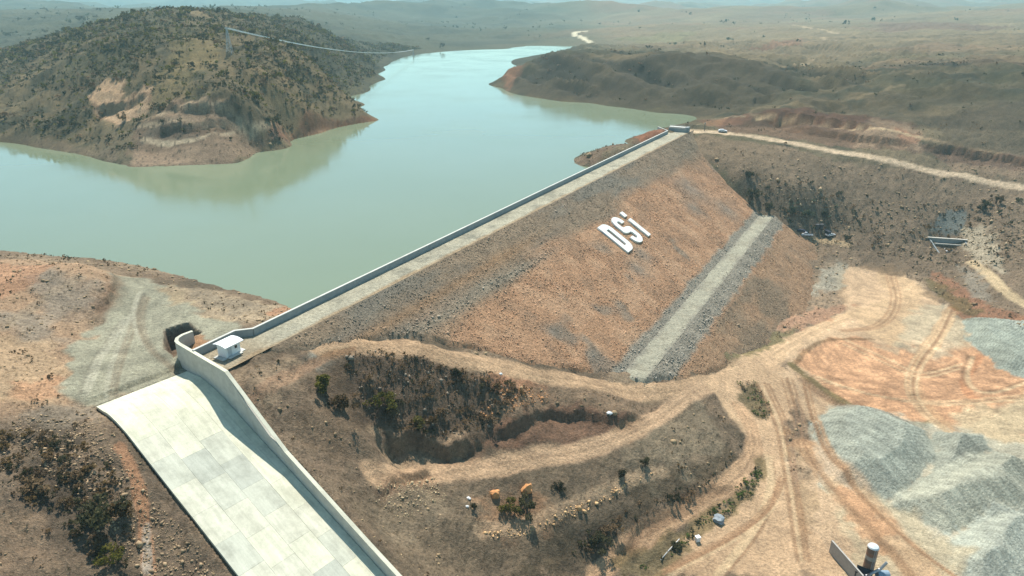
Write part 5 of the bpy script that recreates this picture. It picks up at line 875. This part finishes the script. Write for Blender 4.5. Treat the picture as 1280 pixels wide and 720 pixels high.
hp = empty('feed_hopper', (q[0] - 1.9, q[1] - 1.6, q[2]), R(-35)); tag(hp, 'dark steel feed hopper beside the banded silo', 'hopper')
MB().add([(-1.2, -1, 2.4), (1.2, -1, 2.4), (1.2, 1, 2.4), (-1.2, 1, 2.4), (-.5, -.4, 1.2), (.5, -.4, 1.2), (.5, .4, 1.2), (-.5, .4, 1.2)], [(0, 4, 5, 1), (1, 5, 6, 2), (2, 6, 7, 3), (3, 7, 4, 0), (4, 7, 6, 5)]).build('funnel', DARK, hp)
MB().box((0, -1.02, 2.45), (2.5, .12, .2)).build('rim', BLACKR, hp); MB().box((0, 1.02, 2.45), (2.5, .12, .2)).build('rim', BLACKR, hp)
for sx in (-1.1, 1.1):
    for sy in (-.9, .9): MB().tube([(sx, sy, -.6), (sx, sy, 2.4)], .11, 8).build('leg', DARK, hp)
MB().tube([(.3, 0, 1.0), (2.6, 2.2, 2.6), (3.4, 2.9, 4.2)], .28, 10).build('screw_conveyor', STEEL, hp)
tk = empty('water_tank', (q[0] + 2.2, q[1] - 1.4, q[2])); tag(tk, 'blue grey water tank at the foot of the silo', 'tank'); MB().tube([(-1.1, 0, 1.3), (1.1, 0, 1.3)], .85, 18).build('shell', plain('tank_paint', (.22, .30, .36), .5), tk)
for sx in (-.8, .8): MB().box((sx, 0, .3), (.25, 1.4, .9)).build('cradle', DARK, tk)
# ---------------------------------------------------------------- power line
def pylon(p, hgt, label, k=1.0):
    e = empty('power_pylon', p); tag(e, label, 'pylon', 'power line pylons'); b = hgt * .11; tp = hgt * .03; m = MB()
    for s in ((-1, -1), (1, -1), (1, 1), (-1, 1)): MB().tube([(s[0] * b, s[1] * b, -1), (s[0] * tp, s[1] * tp, hgt * .8), (s[0] * tp * .5, s[1] * tp * .5, hgt)], .16 * k, 5).build('leg', STEEL, e)
    lv = [0, .2, .38, .54, .68, .8, .9, 1.0]
    def cor(f): w = b + (tp - b) * min(1, f / .8); return [(sx * w, sy * w, hgt * f) for sx, sy in ((-1, -1), (1, -1), (1, 1), (-1, 1))]
    for f0, f1 in zip(lv[:-1], lv[1:]):
        A, B = cor(f0), cor(f1)
        for i in range(4): m.tube([A[i], B[(i + 1) % 4]], .08 * k, 4); m.tube([A[(i + 1) % 4], B[i]], .08 * k, 4); m.tube([B[i], B[(i + 1) % 4]], .08 * k, 4)
    m.build('bracing', STEEL, e); arms = []
    for f, w in ((.96, .07),):
        MB().tube([(-.75 * w * hgt, -.75 * w * hgt, hgt * f), (.75 * w * hgt, .75 * w * hgt, hgt * f)], .14 * k, 5).build('cross_arm', STEEL, e); arms += [Vector(p) + Vector((s * .72 * w * hgt, s * .72 * w * hgt, hgt * f)) for s in (-1, 1)]
    return arms
A = pylon(g1(PTS['pylon']), 13, 'steel lattice pylon on the shoulder of the scrub covered hill', .6); B = pylon(g1(PTS['far_pylon']), 9, 'small steel pylon at the far lake shore', .8)
for a, b, lab in zip(A, B, ('power cable from the hill pylon, nearer the camera', 'power cable from the hill pylon, farther from the camera')):
    pts = [a.lerp(b, s) - Vector((0, 0, 14 * 4 * s * (1 - s) * .55)) for s in np.linspace(0, 1, 30)]; tag(MB().tube(pts, .19, 5).build('power_cable', WIRE), lab, 'cable', 'power cables over the lake')
# ---------------------------------------------------------------- boulders and small debris
def boulder(name, p, size, m, label, group=None, seed=0, flat_=.8):
    import bmesh
    bm = bmesh.new(); bmesh.ops.create_icosphere(bm, subdivisions=2, radius=1); rg = random.Random(seed); o3 = Vector((rg.uniform(0, 50), rg.uniform(0, 50), rg.uniform(0, 50)))
    from mathutils import noise as mn
    for v in bm.verts:
        k = 1 + .45 * mn.noise(v.co * 1.3 + o3) + .3 * mn.noise(v.co * 2.9 + o3); v.co = Vector((v.co.x * size * k, v.co.y * size * .85 * k, v.co.z * size * flat_ * k))
    me = bpy.data.meshes.new(name); bm.to_mesh(me); bm.free(); me.materials.append(m); o = link(name, me); o.location = (p[0], p[1], p[2] + size * .3); o.rotation_euler.z = rg.uniform(0, 6); return tag(o, label, 'boulder' if name == 'boulder' else 'debris', group)
BO = plain('orange_boulder', alb(212, 150, 96), .9, .2, 1.5, .4); BW = plain('white_debris', (.6, .6, .57), .7, .1, 2, .1)
boulder('boulder', g1(PTS['boulder1']), 1.1, BO, 'round orange boulder on the slope below the middle track', None, 3); boulder('boulder', g1(PTS['boulder2']), 1.25, BO, 'upright orange boulder beside the dark bush', None, 4, 1.1)
for i, (k, s, lab) in enumerate((('white1', .45, 'white lump on the slope, upper of the three by the orange soil'), ('white2', .35, 'white lump on the slope, lower of the three by the orange soil'), ('white3', .3, 'small white lump right of the other two by the orange soil'), ('white4', .7, 'large pale block above the undercut scarp by the track'), ('white5', .45, 'white lump beside the dirt road under the dam'))): boulder('debris_block', g1(PTS[k]), s, BW, lab, 'white debris blocks', 20 + i, .6)
q = g1(PTS['tent']); boulder('debris_block', q, 1.3, plain('blue_grey_stone', (.26, .29, .30)), 'blue grey stone heap at the edge of the pale yard', None, 40, .6)
q = g1(PTS['box_white']); e = empty('white_box', q, R(20)); tag(e, 'white box standing at the edge of the pale dirt yard', 'box'); MB().box((0, 0, .55), (.9, .8, 1.1)).build('case', WHITE, e, bevel=.04); MB().box((0, 0, 1.13), (1.0, .9, .08)).build('lid', STEEL, e)
a0, a1 = g1(PTS['pipe0']), g1(PTS['pipe1']); tag(MB().tube([(a0[0], a0[1], a0[2] + .35), ((a0[0] + a1[0]) / 2, (a0[1] + a1[1]) / 2, max((a0[2] + a1[2]) / 2, g1(((a0[0] + a1[0]) / 2, (a0[1] + a1[1]) / 2))[2]) + .3), (a1[0], a1[1], a1[2] + .35)], .10, 10).build('drain_pipe', plain('pipe_white', (.6, .58, .54)), None, True), 'pale pipe lying along the weedy edge of the yard', 'pipe')
# ---------------------------------------------------------------- loose stones on the slopes
def in_area(key, N, seed):
    rg = np.random.default_rng(seed); P = np.array(PTS[key]); lo, hi = P.min(0), P.max(0); q = rg.uniform(lo, hi, (N * 4, 2)); q = q[in_poly(q[:, 0], q[:, 1], PTS[key])][:N]; return q
Q = []; CQ = []; SQ = []
for key, N, rgb, sz in (('rubble_a', 900, (205, 168, 124), .17), ('rubble_b', 420, (176, 156, 126), .12), ('rubble_c', 300, (190, 140, 98), .15), ('gravel_left', 1600, (150, 128, 102), .14), ('thicket', 200, (130, 118, 104), .2), ('abut', 900, (150, 130, 104), .3)):
    q = in_area(key, N, len(key)); Q.append(q); CQ.append(np.repeat(alb(*rgb)[None], len(q), 0)); SQ.append(np.random.default_rng(3).lognormal(math.log(sz), .5, len(q)))
rg = np.random.default_rng(77); q = np.c_[rg.uniform(-120, 260, 16000), rg.uniform(50, 330, 16000)]; tt, nn = to_tn(q[:, 0], q[:, 1]); c1_, e1_ = to_ce(q[:, 0], q[:, 1]); zq = ground(q[:, 0], q[:, 1])
def grid_at(q, arr): 
    fj = (q[:, 0] / (q[:, 1] + 40) - XN[0]) / (XN[1] - XN[0]); fi = np.interp(q[:, 1], YY, np.arange(len(YY))); return arr.reshape(nr, nc)[np.clip(fi.round().astype(int), 0, nr - 1), np.clip(fj.round().astype(int), 0, nc - 1)]
ok = ~((c1_ > -1) & (c1_ < 17.5) & (e1_ > -4)) & (grid_at(q, flat) < .3) & ~((zq < 0) & (nn < -3)) & ~((nn > -6) & (nn < 95) & (tt > 0) & (tt < 262) & (zq < dam_z(nn))); q = q[ok]
Q.append(q); CQ.append(np.repeat(alb(150, 128, 100)[None], len(q), 0)); SQ.append(rg.lognormal(math.log(.14), .55, len(q)) * (1 + q[:, 1] / 300))
Q = np.concatenate(Q); CQ = np.concatenate(CQ); SQ = np.concatenate(SQ)
o = rocks('rubble', Q[:, 0], Q[:, 1], ground(Q[:, 0], Q[:, 1]) + SQ * .15, SQ, CQ, None, None, 5); tag(o, 'loose stones strewn over the earth slopes', None, None, 'stuff')
# ---------------------------------------------------------------- shrubs
KINDS = {'dark': ((58, 58, 42), (84, 80, 56)), 'olive': ((84, 84, 36), (116, 108, 52)), 'brown': ((92, 74, 50), (118, 98, 66)), 'yellow': ((108, 104, 58), (136, 126, 74)), 'grey': ((72, 82, 66), (100, 106, 86)), 'green': ((74, 92, 46), (104, 118, 60)), 'dry': ((104, 86, 66), (138, 116, 90))}
def shrub_arrays(rg, nleaf, kind, spread=1.0, sz=.14, clumps=7):
    """leaf faces gathered round clump centres; unit height, foot at the origin"""
    cs = np.c_[rg.normal(0, .30 * spread, clumps), rg.normal(0, .30 * spread, clumps), rg.uniform(.28, .82, clumps)]; cr = rg.uniform(.14, .26, clumps)
    k = rg.integers(0, clumps, nleaf); d = rg.normal(0, 1, (nleaf, 3)); d /= np.linalg.norm(d, axis=1)[:, None]; p = cs[k] + d * (cr[k] * rg.uniform(.45, 1.05, nleaf))[:, None]; p[:, 2] = np.maximum(p[:, 2], .03)
    u = rg.normal(0, 1, (nleaf, 3)); u /= np.linalg.norm(u, axis=1)[:, None]; v = np.cross(u, rg.normal(0, 1, (nleaf, 3))); v /= np.linalg.norm(v, axis=1)[:, None]; s = sz * rg.uniform(.6, 1.3, nleaf)
    V = np.stack([p - u * s[:, None], p + v * (s * .55)[:, None], p + u * s[:, None], p - v * (s * .55)[:, None]], 1).reshape(-1, 3)
    a, b = (alb(*c) for c in KINDS[kind]); tone_ = rg.uniform(0, 1, clumps)[k] * .6 + rg.uniform(0, .4, nleaf); c = np.repeat(a[None] + (b - a)[None] * tone_[:, None], 4, 0)
    return V, c
def shrub_mesh(kind, seed, nleaf, **kw):
    V, c = shrub_arrays(np.random.default_rng(seed), nleaf, kind, **kw); return npmesh('crown', V, np.arange(len(V)).reshape(-1, 4), LEAF, c)
def stems(h, seed):
    rg = random.Random(seed); m = MB()
    for i in range(5):
        a = rg.uniform(0, 6.28); r = rg.uniform(.12, .3); m.tube([(0.03 * math.cos(a), .03 * math.sin(a), -.05), (r * .5 * math.cos(a), r * .5 * math.sin(a), .3), (r * math.cos(a), r * math.sin(a), .65)], [.035, .022, .008], 5)
    me = bpy.data.meshes.new('trunk'); me.from_pydata(m.v, [], m.f); me.materials.append(BARK); return me
BARK = plain('bark', (.09, .07, .05), .95, .2, 6, .2)
for i, (p, h, kind, lab) in enumerate(SPOTS):
    q = g1(p); e = empty('bush', (q[0], q[1], q[2] - .05), i * 1.3); e.scale = (h * rs.uniform(.75, .95), h * rs.uniform(.75, .95), h * .85); tag(e, lab, 'bush', 'larger bushes around the dam')
    link('crown', shrub_mesh(kind, 300 + i, 620, spread=.9, sz=.075, clumps=11), e); link('trunk', stems(h, i), e)
def slope_at(px, py): e = 1.0; return np.hypot(ground(px + e, py) - ground(px - e, py), ground(px, py + e) - ground(px, py - e)) / (2 * e)
BUSH = []   # x, y, height, kind
rg = np.random.default_rng(5)
# scrub on the hill across the water: dense on its shaded flank and in the gullies
N = 95000; q = np.c_[rg.uniform(-560, -70, N), rg.uniform(285, 1050, N)]; zq = ground(q[:, 0], q[:, 1]); dn = fbm(q[:, 0], q[:, 1], 55, 4, 201); gul = np.abs(fbm(q[:, 0], q[:, 1], 75, 5, 51, .55))
fl_ = in_poly(q[:, 0], q[:, 1], PTS['flank']); dens = np.clip(.40 + .45 * dn - .35 * gul + .5 * fl_, .14, 1); dens *= (zq > 3) * (1 - .75 * grid_at(q, flat)); scar = grid_at(q, K[:, 0]); dens *= np.where(scar > .17, .08, 1)
k = rg.uniform(0, 1, N) < dens; q = q[k]; hh = rg.lognormal(math.log(1.5), .34, len(q)) * (1 + (q[:, 1] > 500) * .25)
BUSH += [(a, b, c, 'dark' if r_ < .6 else 'olive' if r_ < .85 else 'dry', 'wooded_hill') for (a, b), c, r_ in zip(q, hh, rg.uniform(0, 1, len(q)))]
# sparse scrub in the gullies of the headland and the right hill
N = 13000; q = np.c_[rg.uniform(-10, 480, N), rg.uniform(360, 800, N)]; zq = ground(q[:, 0], q[:, 1]); gul = np.abs(fbm(q[:, 0] + .45 * q[:, 1], q[:, 1] * .22, 30, 3, 65)); tt, nn = to_tn(q[:, 0], q[:, 1])
k = (rg.uniform(0, 1, N) < np.clip(.02 + .55 * sstep(.3, .75, gul) * (grid_at(q, cls) == 2) + .08 * sstep(.3, .7, gul), 0, 1)) & (zq > 2) & (grid_at(q, flat) < .2) & (q[:, 1] < 720); q = q[k]; BUSH += [(a, b, c, 'dark' if r_ < .75 else 'dry', 'headland') for (a, b), c, r_ in zip(q, rg.lognormal(math.log(1.25), .35, len(q)), rg.uniform(0, 1, len(q)))]
# trees far off
N = 5200; q = np.c_[rg.uniform(-1500, 1700, N), 800 + 2600 * rg.uniform(0, 1, N) ** 1.6]; q = q[np.abs(q[:, 0]) < .8 * q[:, 1]]; zq = ground(q[:, 0], q[:, 1]); gul = fbm(q[:, 0], q[:, 1], 160, 4, 211)
k = (rg.uniform(0, 1, len(q)) < np.clip(.12 + .9 * sstep(.05, .6, gul) - .55 * (q[:, 0] > 100), 0.012, 1)) & (zq > 2.0); q = q[k]; BUSH += [(a, b, c, 'dark' if r_ < .6 else 'grey', 'far') for (a, b), c, r_ in zip(q, rg.lognormal(math.log(4.2), .35, len(q)), rg.uniform(0, 1, len(q)))]
# near ground: thicket, weeds, banks
for key, N, h, kinds in (('thicket', 520, .55, ('dry', 'brown', 'dry', 'dry', 'dark')), ('weeds_a', 70, .6, ('green', 'dry')), ('weeds_b', 260, .7, ('green', 'green', 'dark')), ('bank', 240, .7, ('dry', 'dark', 'dry')), ('slope_left', 230, .65, ('dry', 'dark', 'brown')), ('hollow', 45, 1.0, ('dark', 'grey', 'brown')), ('abut', 420, .95, ('dark', 'brown', 'dry'))):
    q = in_area(key, N, len(key) + 40); BUSH += [(a, b, c, kinds[j % len(kinds)], key) for j, ((a, b), c) in enumerate(zip(q, rg.lognormal(math.log(h), .38, len(q))))]
N = 1500; q = np.c_[rg.uniform(-110, 250, N), rg.uniform(70, 330, N)]; zq = ground(q[:, 0], q[:, 1]); tt, nn = to_tn(q[:, 0], q[:, 1]); c1_, e1_ = to_ce(q[:, 0], q[:, 1])
ok = ~((c1_ > -1.5) & (c1_ < 18) & (e1_ > -4)) & (grid_at(q, flat) < .15) & ~((zq < .5) & (nn < -3)) & ~((nn > -6) & (nn < 95) & (tt > -14) & (tt < 262) & (zq < dam_z(nn) + .3)) & (fbm(q[:, 0], q[:, 1], 20, 3, 215) > -.05); q = q[ok]
BUSH += [(a, b, c, 'dry' if r_ < .6 else 'dark', 'slope') for (a, b), c, r_ in zip(q, rg.lognormal(math.log(.6), .4, len(q)), rg.uniform(0, 1, len(q)))]
N = 26000; q = np.c_[rg.uniform(-130, 280, N), rg.uniform(60, 370, N)]; zq = ground(q[:, 0], q[:, 1]); tt, nn = to_tn(q[:, 0], q[:, 1]); c1_, e1_ = to_ce(q[:, 0], q[:, 1])
ok = ~((c1_ > -1.5) & (c1_ < 18) & (e1_ > -4)) & (grid_at(q, flat) < .12) & ~((zq < .5) & (nn < -3)) & ~((nn > -6) & (nn < 95) & (tt > -14) & (tt < 262) & (zq < dam_z(nn) + .3)) & (rg.uniform(0, 1, N) < np.clip(.35 + .6 * fbm(q[:, 0], q[:, 1], 14, 3, 217), .05, 1)); q = q[ok]
BUSH += [(a, b, c * (1 + b / 400), 'dry' if r_ < .55 else 'dark' if r_ < .8 else 'brown', 'tuft') for (a, b), c, r_ in zip(q, rg.lognormal(math.log(.28), .4, len(q)), rg.uniform(0, 1, len(q)))]
# the 300 that show largest stand as bushes of their own, the rest as one mass
BX = np.array([b[0] for b in BUSH]); BY = np.array([b[1] for b in BUSH]); BH = np.array([b[2] for b in BUSH]); BZ = ground(BX, BY); vis = (np.abs(BX) < .70 * (BY + 24))
size = np.where(vis & (BH > .5), BH / np.sqrt(BX ** 2 + BY ** 2 + (BZ - 64.5) ** 2), 0); order = np.argsort(-size); solo = set(order[:290].tolist())
VAR = {k: [shrub_mesh(k, 500 + 10 * i + j, 200, spread=1.15, sz=.11, clumps=8) for j in range(3)] for i, k in enumerate(KINDS)}
AREA = {'wooded_hill': 'scrub bush on the hill across the water', 'headland': 'low scrub bush on the dry slopes beyond the dam', 'far': 'tree on the far valley side', 'thicket': 'low dry shrub in the dark thicket below the dirt road', 'weeds_a': 'weed clump on the island between the dirt tracks', 'weeds_b': 'green weed clump in the ditch beside the lower track', 'bank': 'dry shrub on the dark bank above the lower track',
    'slope_left': 'low shrub on the dark patch left of the chute', 'hollow': 'shrub in the dark hollow behind the parked vehicles', 'abut': 'small shrub on the brown slope below the access road', 'slope': 'small dry tuft on the bare earth slopes', 'tuft': 'tiny dry tuft on the earth slopes'}
for i in solo:
    a, b, h, kind, area = BUSH[i]; o = link('bush', VAR[kind][i % 3]); o.location = (a, b, BZ[i] - .04 * h); o.rotation_euler = (0, 0, (i * 2.39) % 6.28); wd = 1.45 if area in ('thicket', 'slope_left', 'bank', 'weeds_b', 'weeds_a') else 1.0; o.scale = (wd * h * (.9 + .25 * math.sin(i)), wd * h * (.9 + .25 * math.cos(i * 3)), h); tag(o, AREA[area], 'bush', AREA[area].replace('bush', 'bushes').replace('shrub ', 'shrubs ').replace('clump', 'clumps').replace('tuft', 'tufts'))
rest = [i for i in range(len(BUSH)) if i not in solo]; VV = []; CV = []
for i in rest:
    a, b, h, kind, area = BUSH[i]; nl = 34 if size[i] > .006 else 15 if size[i] > .003 else 8
    V, c = shrub_arrays(np.random.default_rng(i), nl, kind, 1.15, .21 if nl > 20 else .30, 5); VV.append(V * np.array([h, h, h]) + np.array([a, b, BZ[i] - .05 * h])); CV.append(c * (.8 + .4 * ((i * .618) % 1)))
VV = np.concatenate(VV); CV = np.concatenate(CV); me = npmesh('scrub', VV, np.arange(len(VV)).reshape(-1, 4), SCRUB, CV); tag(link('scrub', me), 'scrub and far trees covering the hills', None, None, 'stuff')
import sys; print('bushes', file=sys.stderr); print('bushes', len(BUSH), 'scrub quads', len(VV) // 4)
HAZE = 1.8e-4; HBOT = float(Z.min()) - 2; HTOP = float(max(Z.max(), 66)) + 8

# ---------------------------------------------------------------- haze
hm = bpy.data.materials.new('haze'); hm.use_nodes = True; hn = hm.node_tree.nodes; hn.clear(); ho = hn.new('ShaderNodeOutputMaterial'); hv = hn.new('ShaderNodeVolumePrincipled')
hv.inputs['Color'].default_value = (.60, .94, .96, 1); hv.inputs['Density'].default_value = HAZE; hv.inputs['Anisotropy'].default_value = .2; hm.node_tree.links.new(hv.outputs[0], ho.inputs['Volume'])
hz_o = MB().box((0, 4550, (HTOP + HBOT) / 2), (17400, 9700, HTOP - HBOT)).build('haze', hm); tag(hz_o, 'pale blue haze over the far hills', None, None, 'stuff')
